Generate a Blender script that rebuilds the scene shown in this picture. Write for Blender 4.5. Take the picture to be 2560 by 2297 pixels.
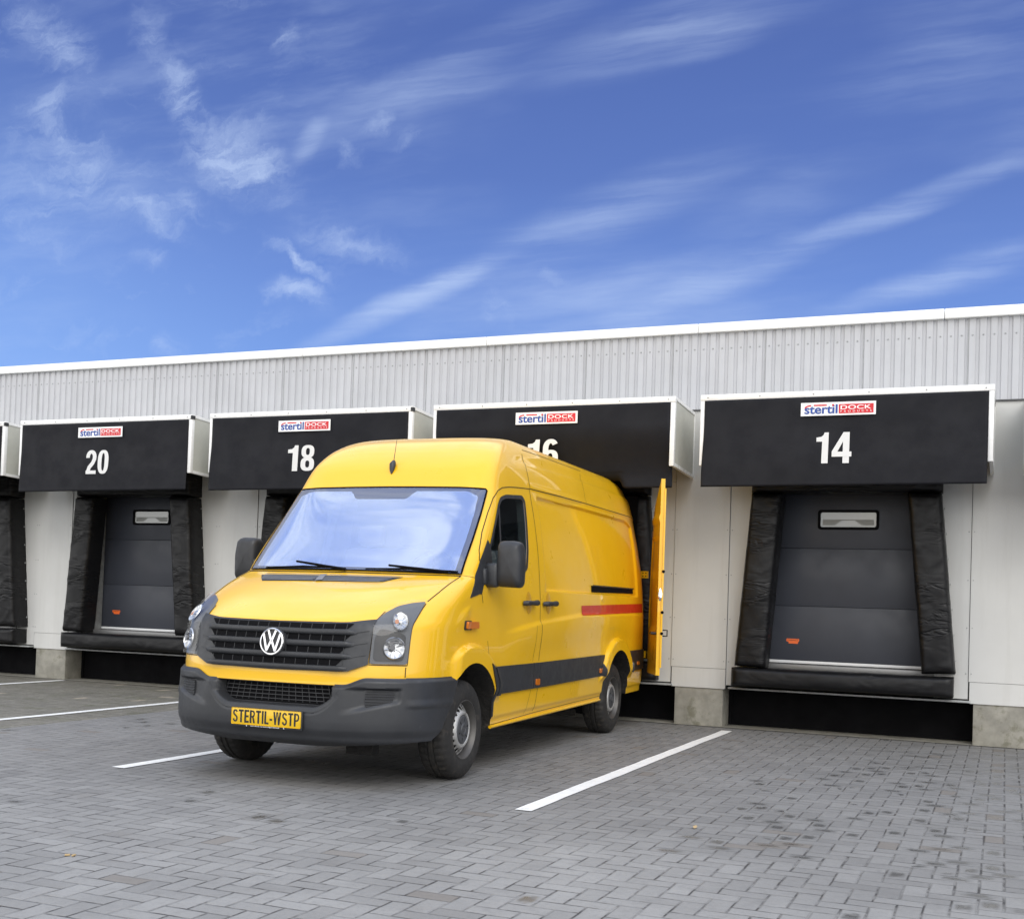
import bpy, bmesh, math, random
from mathutils import Vector, Matrix, noise
random.seed(7)
for o in list(bpy.data.objects): bpy.data.objects.remove(o, do_unlink=True)
scene = bpy.context.scene
col = scene.collection
rad = math.radians
PI = math.pi

# ---------------------------------------------------------------- camera
cd = bpy.data.cameras.new('camera'); cam = bpy.data.objects.new('camera', cd); col.objects.link(cam)
scene.camera = cam
cd.sensor_fit = 'HORIZONTAL'; cd.sensor_width = 36.0
cd.lens = 2970.03/2560*36.0
cd.shift_x = (1280-1255.39)/2560; cd.shift_y = (1434.31-1148.5)/2560
cd.clip_start = 0.1; cd.clip_end = 3000
R_ = Vector((0.92035591, 0.3895837, 0.03419863)); U_ = Vector((-0.02143341, -0.03706752, 0.99908288)); F_ = Vector((-0.39049406, 0.92024483, 0.02576521))
M = Matrix(((R_.x, U_.x, -F_.x, 2.4872), (R_.y, U_.y, -F_.y, -12.5982), (R_.z, U_.z, -F_.z, 1.2239), (0, 0, 0, 1)))
cam.matrix_world = M

scene.render.engine = 'CYCLES'
scene.view_settings.view_transform = 'Standard'; scene.view_settings.look = 'None'
scene.view_settings.exposure = 0.22; scene.view_settings.gamma = 1.0
scene.cycles.max_bounces = 8; scene.cycles.transparent_max_bounces = 12
scene.cycles.caustics_reflective = False; scene.cycles.caustics_refractive = False
scene.cycles.sample_clamp_indirect = 6

# ---------------------------------------------------------------- node helper
class NT:
    def __init__(s, nt): s.nt = nt; s.L = nt.links
    def n(s, t, **kw):
        nd = s.nt.nodes.new(t)
        for k, v in kw.items(): setattr(nd, k, v)
        return nd
    def put(s, sock, v):
        if isinstance(v, bpy.types.NodeSocket): s.L.new(v, sock)
        elif v is not None: sock.default_value = v
    def m(s, op, a, b=None, c=None, clamp=False):
        nd = s.n('ShaderNodeMath', operation=op, use_clamp=clamp)
        s.put(nd.inputs[0], a); s.put(nd.inputs[1], b); s.put(nd.inputs[2], c)
        return nd.outputs[0]
    def vm(s, op, a, b=None, out=0):
        nd = s.n('ShaderNodeVectorMath', operation=op); s.put(nd.inputs[0], a)
        if b is not None:
            if op == 'SCALE': s.put(nd.inputs['Scale'], b)
            else: s.put(nd.inputs[1], b)
        return nd.outputs[out]
    def mr(s, v, a, b, c=0., d=1., smooth=True):
        nd = s.n('ShaderNodeMapRange', interpolation_type='SMOOTHSTEP' if smooth else 'LINEAR')
        s.put(nd.inputs[0], v); s.put(nd.inputs[1], a); s.put(nd.inputs[2], b); s.put(nd.inputs[3], c); s.put(nd.inputs[4], d)
        return nd.outputs[0]
    def mix(s, f, a, b, t='MIX'):
        nd = s.n('ShaderNodeMix', data_type='RGBA', blend_type=t); s.put(nd.inputs[0], f)
        s.put(nd.inputs[6], a if not isinstance(a, tuple) else (*a[:3], 1)); s.put(nd.inputs[7], b if not isinstance(b, tuple) else (*b[:3], 1))
        return nd.outputs[2]
    def noise(s, vec, scale, detail=4, rough=.5, dist=0., dim='3D'):
        nd = s.n('ShaderNodeTexNoise', noise_dimensions=dim); s.put(nd.inputs['Vector'], vec); nd.inputs['Scale'].default_value = scale
        nd.inputs['Detail'].default_value = detail; nd.inputs['Roughness'].default_value = rough; nd.inputs['Distortion'].default_value = dist
        return nd.outputs[0]
    def map(s, vec, loc=(0,0,0), rot=(0,0,0), sc=(1,1,1), t='POINT'):
        nd = s.n('ShaderNodeMapping', vector_type=t); s.put(nd.inputs[0], vec)
        nd.inputs[1].default_value = loc; nd.inputs[2].default_value = rot; nd.inputs[3].default_value = sc
        return nd.outputs[0]
    def xyz(s, x, y, z=0.):
        nd = s.n('ShaderNodeCombineXYZ'); s.put(nd.inputs[0], x); s.put(nd.inputs[1], y); s.put(nd.inputs[2], z); return nd.outputs[0]
    def sep(s, v):
        nd = s.n('ShaderNodeSeparateXYZ'); s.put(nd.inputs[0], v); return nd.outputs

# ---------------------------------------------------------------- world: blue sky with cirrus ahead, unseen bright broken cloud overhead and behind the camera, shaped for neutral overcast light
SUN_EL, SUN_AZ = rad(42), rad(146)      # azimuth measured clockwise from +y
w = bpy.data.worlds.new('World'); scene.world = w; w.use_nodes = True
w.node_tree.nodes.clear(); N = NT(w.node_tree)
sky = N.n('ShaderNodeTexSky', sky_type='NISHITA'); sky.sun_disc = False; sky.sun_elevation = SUN_EL; sky.sun_rotation = SUN_AZ
nish = N.vm('SCALE', sky.outputs[0], 0.10)
tc = N.n('ShaderNodeTexCoord').outputs['Generated']
x, y, z = N.sep(tc)[:3]
ramp = N.n('ShaderNodeValToRGB'); N.put(ramp.inputs[0], z)
cr = ramp.color_ramp; cr.elements[0].position = 0.0; cr.elements[0].color = (.21, .42, .86, 1)
cr.elements[1].position = 1.0; cr.elements[1].color = (.06, .12, .42, 1)
for ps, c_ in ((.16, (.178, .335, .76, 1)), (.26, (.128, .235, .605, 1)), (.34, (.094, .170, .475, 1)), (.44, (.074, .132, .395, 1))):
    e = cr.elements.new(ps); e.color = c_
leftlight = N.mr(N.m('DIVIDE', x, N.m('MAXIMUM', y, .05)), -.55, -1.1)
base = N.mix(N.m('MULTIPLY', leftlight, N.mr(z, .45, .15, 0., .30)), ramp.outputs[0], (.32, .52, .95))
base = N.mix(.06, base, nish)
ys = N.m('MAXIMUM', y, .05)
A_ = N.m('DIVIDE', x, ys); B_ = N.m('DIVIDE', z, ys)
P_ = N.xyz(A_, B_, 0.)
wn = N.n('ShaderNodeTexNoise'); N.put(wn.inputs['Vector'], P_); wn.inputs['Scale'].default_value = 11; wn.inputs['Detail'].default_value = 8; wn.inputs['Roughness'].default_value = .62
warp = N.vm('SCALE', N.vm('SUBTRACT', wn.outputs['Color'], (.5, .5, .5)), .085)
Pw = N.vm('ADD', P_, warp)
PW2 = N.vm('ADD', P_, N.vm('SCALE', N.vm('SUBTRACT', wn.outputs['Color'], (.5, .5, .5)), .016))
STREAK = [(-0.523, 0.292, 0.352, 0.127, 0.016, 1.0), (-0.344, 0.349, 0.298, 0.129, 0.0314, 0.5), (-0.466, 0.314, 0.312, 0.05, 0.0108, 0.5), (-0.243, 0.28, 0.338, 0.112, 0.0185, 0.55), (-0.08, 0.333, 0.297, 0.112, 0.0132, 0.6), (-0.648, 0.456, 0.813, 0.026, 0.0144, 0.6), (-0.507, 0.506, 0.287, 0.165, 0.0239, 0.4), (-0.497, 0.483, 0.132, 0.073, 0.0182, 0.35), (-0.287, 0.506, 0.115, 0.134, 0.0335, 0.5), (-0.238, 0.491, 0.18, 0.042, 0.0144, 0.3), (-0.066, 0.271, 0.277, 0.096, 0.013, 0.45), (-0.037, 0.277, 0.236, 0.057, 0.0177, 0.4), (-0.322, 0.286, 0.181, 0.1, 0.0166, 0.25), (-0.32, 0.259, -0.213, 0.263, 0.0635, 0.15), (-0.048, 0.468, -0.571, 0.063, 0.0406, 0.22), (-0.068, 0.437, 0.026, 0.091, 0.03, 0.18)]
WISP = [(-0.803, 0.526, -0.914, 0.05, 0.0214, 1.0), (-0.746, 0.457, -0.539, 0.08, 0.0295, 0.75), (-0.72, 0.433, -0.553, 0.061, 0.0244, 0.6), (-0.994, 0.614, -0.698, 0.075, 0.0275, 0.6), (-0.854, 0.594, -1.241, 0.038, 0.0226, 0.35), (-0.683, 0.567, 0.631, 0.018, 0.0162, 0.5), (-0.98, 0.515, -0.78, 0.04, 0.0184, 0.5), (-0.935, 0.457, -0.354, 0.057, 0.0326, 0.3), (-0.839, 0.392, -0.392, 0.069, 0.0165, 0.55), (-0.784, 0.401, -0.263, 0.05, 0.0162, 0.4), (-0.659, 0.338, -0.579, 0.043, 0.0066, 0.9), (-0.661, 0.306, -0.304, 0.041, 0.012, 0.8), (-0.436, 0.278, -0.548, 0.019, 0.0143, 0.7), (-0.604, 0.352, -0.306, 0.072, 0.0152, 0.5), (-0.534, 0.442, 0.251, 0.021, 0.01, 0.5), (-0.601, 0.433, 0.567, 0.012, 0.0122, 0.5), (-0.572, 0.458, 0.372, 0.013, 0.0104, 0.4), (-0.812, 0.256, -0.053, 0.02, 0.014, 0.5), (-0.845, 0.35, -0.291, 0.024, 0.0114, 0.35), (-0.375, 0.306, -0.608, 0.011, 0.0075, 0.3), (-0.968, 0.45, -0.443, 0.127, 0.0733, 0.3)]
def segs(lst, vec, lk, wk):
    acc = None
    for cx, cy, an, ln, wd, am in lst:
        q = N.map(vec, (cx, cy, 0), (0, 0, an), (ln*lk, wd*wk, 1), 'TEXTURE')
        v = N.mr(N.vm('LENGTH', q, None, 1), 1., 0., 0., am)
        acc = v if acc is None else N.m('ADD', acc, v)
    return acc
s1 = segs(STREAK, PW2, 1.4, 1.25); s2 = segs(WISP, Pw, 1.4, 1.5)
fib = N.noise(N.map(PW2, (0, 0, 0), (0, 0, -.30), (3.2, 60, 1)), 1., 5, .58)
fib2 = N.noise(N.map(PW2, (3, 0, 0), (0, 0, -.30), (3, 16, 1)), 1., 5, .6)
wis = N.noise(N.map(Pw, (1.3, 0, 0), (0, 0, .45), (10, 30, 1)), 1., 8, .68, .35)
c1 = N.m('MULTIPLY', s1, N.mr(N.m('ADD', N.m('MULTIPLY', fib, .55), N.m('MULTIPLY', fib2, .45)), .34, .70, .10, 1.05))
c2 = N.m('MULTIPLY', s2, N.mr(wis, .34, .74, .04, 1.25))
veil = N.m('MULTIPLY', N.mr(fib2, .40, .80, 0., .38), N.mr(N.noise(P_, 3.2, 3, .5), .40, .66))
veil2 = N.m('MULTIPLY', N.mr(wis, .52, .80, 0., .20), N.mr(A_, -.45, -.80))
cl = N.m('ADD', N.m('ADD', c1, c2), N.m('ADD', veil, veil2))
cl = N.m('MULTIPLY', N.m('SUBTRACT', 1., N.m('POWER', 2.718, N.m('MULTIPLY', cl, -1.05))), .92)
front = N.mix(cl, base, (.50, .62, .86))
# bright unseen cloud behind and overhead, put in to light the yard neutrally
big = N.noise(N.map(tc, (0, 0, 0), (0, 0, 0), (1.0, 1.0, 1.6)), 2.6, 5, .6, .4)
ocf = N.mr(big, .32, .62, .0, 1.)
oc_col = N.mix(ocf, (.98, 1.03, 1.14), (1.66, 1.63, 1.57))
zen = N.noise(N.map(tc, (2.2, .4, 0), (0, 0, .5), (1.6, 5.5, 1.0)), 2.4, 6, .58, .2)
zen_col = N.mix(N.mr(zen, .38, .66), (.88, 1.08, 1.62), (1.75, 1.84, 1.95))
mzen = N.mr(z, .62, .80)
oc = N.mix(mzen, N.vm('SCALE', oc_col, N.mr(z, .55, .15, .85, 1.30)), N.vm('SCALE', zen_col, .80))
mask = N.m('MAXIMUM', N.mr(y, .28, -.12), N.mr(z, .47, .60))
final = N.mix(mask, front, oc)
bg = N.n('ShaderNodeBackground'); N.put(bg.inputs[0], final); bg.inputs[1].default_value = 1.0
wo = N.n('ShaderNodeOutputWorld'); N.L.new(bg.outputs[0], wo.inputs[0])

sl = bpy.data.lights.new('sun', 'SUN'); sl.energy = 1.35; sl.angle = rad(38); sl.color = (1, .965, .91)
so = bpy.data.objects.new('sun', sl); col.objects.link(so)
sd = Vector((math.sin(SUN_AZ)*math.cos(SUN_EL), math.cos(SUN_AZ)*math.cos(SUN_EL), math.sin(SUN_EL)))
so.rotation_euler = sd.to_track_quat('Z', 'Y').to_euler(); so.location = (0, -8, 12)

# ---------------------------------------------------------------- materials
def mat(name, colr=(.5, .5, .5), rough=.5, metal=0., coat=0., spec=.5, trans=0., bump=None, var=None, dirt=None, coat_rough=.03):
    m_ = bpy.data.materials.new(name); m_.use_nodes = True; t = NT(m_.node_tree)
    b = t.nt.nodes['Principled BSDF']
    b.inputs['Base Color'].default_value = (*colr, 1); b.inputs['Roughness'].default_value = rough; b.inputs['Metallic'].default_value = metal
    b.inputs['Coat Weight'].default_value = coat; b.inputs['Coat Roughness'].default_value = coat_rough
    b.inputs['Specular IOR Level'].default_value = spec; b.inputs['Transmission Weight'].default_value = trans
    oc_ = t.n('ShaderNodeTexCoord').outputs['Object']
    c_ = None
    if var:     # (scale, amount)
        nz = t.noise(oc_, var[0], 6, .6)
        c_ = t.mix(t.mr(nz, .3, .7), tuple(v*(1-var[1]) for v in colr), tuple(min(1, v*(1+var[1])) for v in colr))
        t.put(b.inputs['Base Color'], c_)
        t.put(b.inputs['Roughness'], t.mr(t.noise(oc_, var[0]*2.3, 4, .6), .3, .7, max(.02, rough-.07), min(1, rough+.09)))
    if dirt:    # (scale, colour, threshold, amount)
        nz = t.noise(t.map(oc_, sc=dirt[0]), 1., 8, .7) if isinstance(dirt[0], tuple) else t.noise(oc_, dirt[0], 8, .7)
        c_ = t.mix(t.mr(nz, dirt[2], dirt[2]+.12, 0, dirt[3]), c_ if c_ is not None else colr, dirt[1]); t.put(b.inputs['Base Color'], c_)
    if bump:    # (scale, strength, distance)
        bp_ = t.n('ShaderNodeBump'); bp_.inputs['Strength'].default_value = bump[1]; bp_.inputs['Distance'].default_value = bump[2]
        sc = bump[0] if isinstance(bump[0], tuple) else (bump[0],)*3
        t.put(bp_.inputs['Height'], t.noise(t.map(oc_, sc=sc), 1., 6, .6)); t.put(b.inputs['Normal'], bp_.outputs[0])
    return m_
YEL = mat('yellow_paint', (.80, .458, .009), .34, spec=.35, coat=.65, var=(1.5, .012), coat_rough=.03)
YEL2 = YEL
PLA = mat('grey_bumper_plastic', (.023, .0245, .028), .46, var=(6, .12), bump=(260, .25, .001), dirt=(9, (.10, .10, .10), .62, .25))
PLB = mat('dark_trim_plastic', (.022, .023, .026), .5, var=(9, .1))
BLK = mat('black_recess', (.004, .004, .005), .8, spec=.1)
GAP = mat('shut_line', (.020, .014, .006), .8)
LINE = mat('wheel_arch_liner', (.012, .011, .010), .9, bump=(14, .9, .03), dirt=(22, (.05, .04, .03), .55, .7))
RUB = mat('tyre_rubber', (.016, .015, .014), .72, var=(10, .18), dirt=(16, (.055, .047, .038), .52, .55), bump=(60, .2, .002))
REF = mat('reflector_bowl', (.55, .56, .57), .22, 1.)
CHR = mat('chrome', (.80, .80, .81), .16, 1.)
SIL = mat('silver_wheel_paint', (.46, .455, .44), .42, .55, var=(12, .08), dirt=(18, (.10, .08, .06), .58, .6))
CAP = mat('grey_wheel_cap', (.055, .057, .062), .5, var=(14, .15))
ORG = mat('amber_lens', (.62, .17, .015), .18, coat=1.)
RED = mat('red_sticker', (.50, .022, .010), .45, coat=.3, var=(5, .05))
PLATEY = mat('plate_yellow', (.70, .44, .004), .4, coat=.4)
INK = mat('black_lettering', (.012, .012, .012), .5)
WHT = mat('white_lettering', (.78, .78, .77), .5)
WTX = mat('door_number_white', (.68, .68, .67), .55, dirt=(30, (.45, .45, .44), .6, .5))
LBL = mat('logo_blue', (.025, .07, .30), .45)
LRD = mat('logo_red', (.60, .012, .022), .45)
LWH = mat('logo_white', (.86, .86, .86), .45)
HSG = mat('headlamp_housing', (.12, .125, .132), .45, .0, spec=.25)
SEAT = mat('seat_fabric', (.40, .42, .50), .8, bump=(80, .3, .002))
DASH = mat('dashboard_plastic', (.34, .36, .42), .7)
CAV = mat('cab_lining', (.16, .165, .19), .9)
def glassmat(name, tint, gfac, gcol, rough=.0, wave=0.):
    m_ = bpy.data.materials.new(name); m_.use_nodes = True; t = NT(m_.node_tree); t.nt.nodes.clear()
    tr = t.n('ShaderNodeBsdfTransparent'); tr.inputs[0].default_value = (*tint, 1)
    gl = t.n('ShaderNodeBsdfGlossy'); gl.inputs[0].default_value = (*gcol, 1); gl.inputs[1].default_value = rough
    if wave:
        oc_ = t.n('ShaderNodeTexCoord').outputs['Object']; bp_ = t.n('ShaderNodeBump'); bp_.inputs['Strength'].default_value = wave; bp_.inputs['Distance'].default_value = .02
        t.put(bp_.inputs['Height'], t.noise(oc_, 2.2, 2, .4)); t.put(gl.inputs['Normal'], bp_.outputs[0])
    lw = t.n('ShaderNodeLayerWeight'); lw.inputs[0].default_value = .5
    f = t.m('ADD', t.m('MULTIPLY', t.m('POWER', lw.outputs['Facing'], 5.), 1.-gfac), gfac, clamp=True)
    mx = t.n('ShaderNodeMixShader'); t.put(mx.inputs[0], f); t.L.new(tr.outputs[0], mx.inputs[1]); t.L.new(gl.outputs[0], mx.inputs[2])
    o_ = t.n('ShaderNodeOutputMaterial'); t.L.new(mx.outputs[0], o_.inputs[0]); return m_
WSG = glassmat('windscreen_glass_raised_glare', (.95, .96, 1), .20, (.75, .80, 1.0), .0, 0)  # reflectance and blue tint raised to paint in a brighter sky reflection
GLARE = glassmat('added_glare_sheet', (.9, .92, 1), .52, (.74, .84, 1.0), .02, 0)  # for an added sheet that brightens the windscreen's reflection
SDG = glassmat('side_window_glass', (.35, .40, .38), .05, (.85, .9, .9))
LENS = glassmat('clear_lens', (.95, .95, .95), .02, (1, 1, 1))
MGL = mat('mirror_glass', (.8, .8, .8), .02, 1.)

CONC = mat('weathered_concrete', (.27, .26, .225), .85, var=(5, .22), bump=(30, .3, .004), dirt=(4.5, (.12, .115, .07), .52, .6))
WALL = mat('light_grey_wall_panel', (.565, .565, .55), .42, var=(1.2, .035), bump=(2.2, .10, .012), dirt=((9, 9, .55), (.40, .39, .36), .50, .12))
CLAD = mat('corrugated_light_grey_steel', (.455, .46, .48), .40, var=(1.5, .045), bump=(90, .05, .001), dirt=((12, 12, .7), (.32, .32, .32), .50, .12))
TRIM = mat('white_roof_trim', (.86, .86, .85), .35, var=(2, .03))
JNT = mat('panel_joint', (.07, .07, .072), .7)
ALU = mat('galvanised_rail', (.30, .31, .31), .45, .2, var=(20, .15))
FRM = mat('white_aluminium_frame', (.80, .80, .79), .32, var=(7, .04))
SIDE = mat('canopy_side_sheet', (.50, .50, .45), .45, var=(3, .06))
CURT = mat('black_canopy_curtain', (.0068, .0072, .0105), .65, spec=.25, var=(2.2, .12), bump=((1.5, 1, 2.5), .08, .04), dirt=((9, 3, 15), (.20, .20, .21), .72, .5))
def vinyl():
    m_ = mat('black_vinyl', (.005, .005, .006), .42, spec=.3)
    t = NT(m_.node_tree); b = t.nt.nodes['Principled BSDF']
    oc_ = t.n('ShaderNodeTexCoord').outputs['Object']
    n1 = t.noise(t.map(oc_, rot=(0, .35, 0), sc=(2.2, 2, 5)), 1., 2, .45, .6)
    rid = t.m('ABSOLUTE', t.m('SUBTRACT', n1, .5))
    n2 = t.noise(oc_, 90, 4, .6)
    msk = t.mr(t.noise(t.map(oc_, sc=(1, 1, 1.6)), 1.5, 2, .5), .47, .60)
    n3 = t.noise(t.map(oc_, rot=(0, .45, 0), sc=(2.5, 2, 11)), 1., 3, .5, .8)
    h = t.m('ADD', t.m('ADD', t.mr(rid, .0, .16, 0, .35), t.m('MULTIPLY', t.m('MULTIPLY', t.mr(t.m('ABSOLUTE', t.m('SUBTRACT', n3, .5)), 0., .09), msk), 1.)), t.m('MULTIPLY', n2, .04))
    bp_ = t.n('ShaderNodeBump'); bp_.inputs['Strength'].default_value = .50; bp_.inputs['Distance'].default_value = .014; t.put(bp_.inputs['Height'], h)
    t.put(b.inputs['Normal'], bp_.outputs[0])
    t.put(b.inputs['Roughness'], t.mr(t.noise(oc_, 7, 6, .65), .3, .7, .34, .52))
    t.put(b.inputs['Base Color'], t.mix(t.mr(t.noise(oc_, 5, 8, .7), .60, .74, 0, .35), (.005, .005, .006), (.05, .047, .036)))
    return m_
VIN = vinyl()
DOORG = mat('anthracite_door_panel', (.036, .040, .053), .50, var=(1.5, .06), bump=(170, .35, .0012))
DOORT = mat('door_bottom_seal_white', (.70, .71, .72), .4)
PITB = mat('black_pit_panel', (.004, .004, .005), .85, spec=.12, var=(3, .2), bump=(60, .15, .002))
WGL = mat('window_pane_lit_interior', (.36, .37, .35), .12, coat=1.)  # pale colour painted as the lit interior behind the pane
CHK = mat('chequer_plate', (.22, .22, .22), .4, .6, bump=(120, .8, .003))
LPNT = mat('white_line_paint', (.78, .78, .76), .6, var=(8, .05), dirt=(17, (.30, .30, .29), .565, .55), bump=(70, .3, .003))

def paving(name, c_dark, c_mid, c_light, joint, old=False):
    m_ = bpy.data.materials.new(name); m_.use_nodes = True; t = NT(m_.node_tree); b = t.nt.nodes['Principled BSDF']
    g = t.n('ShaderNodeNewGeometry').outputs['Position']
    wob = t.vm('SCALE', t.vm('SUBTRACT', t.n('ShaderNodeTexNoise').outputs['Color'], (.5, .5, .5)), 0.)
    nz = t.n('ShaderNodeTexNoise'); t.put(nz.inputs['Vector'], g); nz.inputs['Scale'].default_value = 5.; nz.inputs['Detail'].default_value = 3
    gw = t.vm('ADD', g, t.vm('SCALE', t.vm('SUBTRACT', nz.outputs['Color'], (.5, .5, .5)), .012))
    s = t.sep(t.vm('SCALE', gw, 1/.1045)); X, Y = s[0], s[1]
    i = t.m('FLOOR', X); j = t.m('FLOOR', Y); fx = t.m('SUBTRACT', X, i); fy = t.m('SUBTRACT', Y, j)
    k = t.m('FLOORED_MODULO', t.m('SUBTRACT', i, j), 4.)
    k = t.m('ROUND', k)
    isV = t.m('GREATER_THAN', k, 1.5)
    is1 = t.m('COMPARE', k, 1., .1); is2 = t.m('COMPARE', k, 2., .1)
    lx = t.m('ADD', fx, is1); ly = t.m('ADD', fy, is2)
    wx = t.m('SUBTRACT', 2., isV); hy = t.m('ADD', 1., isV)
    dx = t.m('MINIMUM', lx, t.m('SUBTRACT', wx, lx)); dy = t.m('MINIMUM', ly, t.m('SUBTRACT', hy, ly))
    d = t.m('MINIMUM', dx, dy)
    bi = t.m('SUBTRACT', i, is1); bj = t.m('SUBTRACT', j, is2)
    bid = t.xyz(bi, bj, isV)
    wn_ = t.n('ShaderNodeTexWhiteNoise', noise_dimensions='3D'); t.put(wn_.inputs['Vector'], bid); r1 = wn_.outputs['Value']; rc = t.sep(wn_.outputs['Color'])
    jn = t.noise(g, 1.3, 3, .5)
    jw = t.mr(jn, .35, .65, .014, .034)
    jm = t.mr(d, jw, t.m('ADD', jw, .035), 1., 0.)          # 1 in the joint
    big_ = t.noise(g, .55, 4, .6); fine = t.noise(g, 190, 3, .7); mid = t.noise(g, 14, 5, .65)
    c_ = t.mix(t.mr(big_, .30, .70), c_dark, c_mid)
    c_ = t.mix(t.mr(r1, .0, 1., 0., .70, False), c_, c_light)
    c_ = t.mix(t.mr(rc[0], .80, 1., 0., .45), c_, c_dark)
    c_ = t.mix(t.mr(fine, .45, .80, 0., .22), c_, (.36, .36, .36))
    c_ = t.mix(t.mr(mid, .50, .75, 0., .40), c_, c_dark)
    c_ = t.mix(t.mr(t.noise(g, 2.1, 5, .7), .56, .72, 0., .30), c_, (.20, .18, .155))
    P = t.sep(g)
    if not old:      # tone darkens towards the docks, lighter towards the yard, plus random mottling
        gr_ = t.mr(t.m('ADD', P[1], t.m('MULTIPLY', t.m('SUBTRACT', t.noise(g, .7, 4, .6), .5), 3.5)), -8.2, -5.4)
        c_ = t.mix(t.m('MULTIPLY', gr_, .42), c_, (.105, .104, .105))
        mot = t.mr(t.noise(g, 1.7, 7, .72), .40, .62)
        c_ = t.mix(t.m('MULTIPLY', mot, .22), c_, (.12, .118, .115))
        c_ = t.mix(t.m('MULTIPLY', t.mr(t.noise(g, 60, 5, .8), .48, .66), .28), c_, (.13, .13, .13))
        c_ = t.mix(t.m('MULTIPLY', t.m('GREATER_THAN', t.noise(g, 300, 1, .5), .70), .35), c_, (.50, .49, .47))
    rough = t.mr(mid, .3, .7, .62, .82)
    if not old:
        # damp patches in the middle of single blocks
        cxy = t.m('SQRT', t.m('ADD', t.m('POWER', t.m('SUBTRACT', lx, t.m('MULTIPLY', wx, .5)), 2.), t.m('POWER', t.m('SUBTRACT', ly, t.m('MULTIPLY', hy, .5)), 2.)))
        blob = t.m('MULTIPLY', t.mr(d, .02, .30), t.mr(t.m('ADD', t.m('MULTIPLY', cxy, .55), t.m('MULTIPLY', t.noise(g, 30, 5, .75), 1.0)), .95, .60))
        reg = t.m('MULTIPLY', t.mr(P[0], .3, 1.4), t.mr(P[1], -1.6, -2.6))
        reg = t.m('MAXIMUM', t.m('MULTIPLY', reg, t.mr(t.noise(g, .9, 3, .6), .36, .58)), t.mr(t.noise(g, .5, 3, .6), .50, .66, 0, .25))
        pick = t.m('LESS_THAN', rc[1], t.m('MULTIPLY', reg, .34))
        wet = t.m('MULTIPLY', pick, blob)
        # puddled damp band near the docks at right
        band = t.m('MULTIPLY', t.m('MULTIPLY', t.mr(P[0], .9, 1.8), t.mr(P[1], -2.9, -2.2)), t.mr(P[1], -.35, -1.0))
        band = t.m('MULTIPLY', band, t.mr(t.noise(t.map(g, sc=(1, 3.2, 1)), 2.4, 6, .7), .53, .60))
        pud = t.m('MULTIPLY', t.m('MULTIPLY', t.mr(P[1], -2.2, -.9), t.mr(P[1], -.25, -.5)), t.mr(t.noise(t.map(g, loc=(2, 1, 0), sc=(1, 2.5, 1)), 2.0, 6, .7), .60, .66))
        wet = t.m('MAXIMUM', wet, t.m('MAXIMUM', t.m('MULTIPLY', band, .8), t.m('MULTIPLY', pud, .75)))
        c_ = t.mix(t.m('MULTIPLY', wet, .62), c_, (.045, .043, .040))
        rough = t.m('SUBTRACT', rough, t.m('MULTIPLY', wet, .42))
        # odd brownish block
        c_ = t.mix(t.m('MULTIPLY', t.m('GREATER_THAN', rc[2], .985), .5), c_, (.16, .135, .11))
    else:
        c_ = t.mix(t.m('MULTIPLY', t.m('GREATER_THAN', rc[1], .985), .8), c_, (.42, .36, .28))
        c_ = t.mix(t.m('MULTIPLY', t.mr(t.noise(g, 3, 6, .75), .48, .66), .55), c_, (.10, .105, .055))
        c_ = t.mix(t.mr(t.noise(g, 30, 6, .8), .40, .62, 0, .45), c_, (.085, .08, .065))
    c_ = t.mix(t.m('MULTIPLY', jm, t.mr(t.noise(g, 6, 4, .7), .40, .62, .12, .90)), c_, joint)
    t.put(b.inputs['Base Color'], c_); t.put(b.inputs['Roughness'], rough); b.inputs['Specular IOR Level'].default_value = .35
    bp_ = t.n('ShaderNodeBump'); bp_.inputs['Strength'].default_value = .8; bp_.inputs['Distance'].default_value = .006
    tilt = t.m('MULTIPLY', t.m('SUBTRACT', rc[0], .5), t.m('MULTIPLY', lx, .5))
    h = t.m('ADD', t.m('MULTIPLY', t.mr(d, t.m('SUBTRACT', jw, .01), t.m('ADD', jw, .07), 0., 1.), 1.), t.m('ADD', t.m('MULTIPLY', fine, .12), t.m('MULTIPLY', tilt, .5)))
    t.put(bp_.inputs['Height'], h); t.put(b.inputs['Normal'], bp_.outputs[0])
    return m_
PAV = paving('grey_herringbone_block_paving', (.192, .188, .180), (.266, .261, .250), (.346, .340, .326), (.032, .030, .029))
OLD = paving('old_brown_block_paving', (.125, .118, .10), (.18, .170, .145), (.25, .235, .20), (.05, .05, .03), True)
EARTH = mat('bare_ground', (.16, .155, .14), .9, var=(.3, .2))
import math
def lerp_tab(tab,z):
    # monotone cubic-ish (catmull) interpolation
    if z<=tab[0][0]: return tab[0][1]
    if z>=tab[-1][0]: return tab[-1][1]
    for i in range(len(tab)-1):
        if tab[i][0]<=z<=tab[i+1][0]: break
    x0,y0=tab[i]; x1,y1=tab[i+1]; h=x1-x0; t=(z-x0)/h; d=(y1-y0)/h
    dm=(y0-tab[i-1][1])/(x0-tab[i-1][0]) if i>0 else d
    dp=(tab[i+2][1]-y1)/(tab[i+2][0]-x1) if i+2<len(tab) else d
    def lim(a,b): return 0 if a*b<=0 else 2*a*b/(a+b)
    m0=lim(dm,d); m1=lim(d,dp)
    return (2*t**3-3*t*t+1)*y0+(t**3-2*t*t+t)*h*m0+(-2*t**3+3*t*t)*y1+(t**3-t*t)*h*m1
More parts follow.
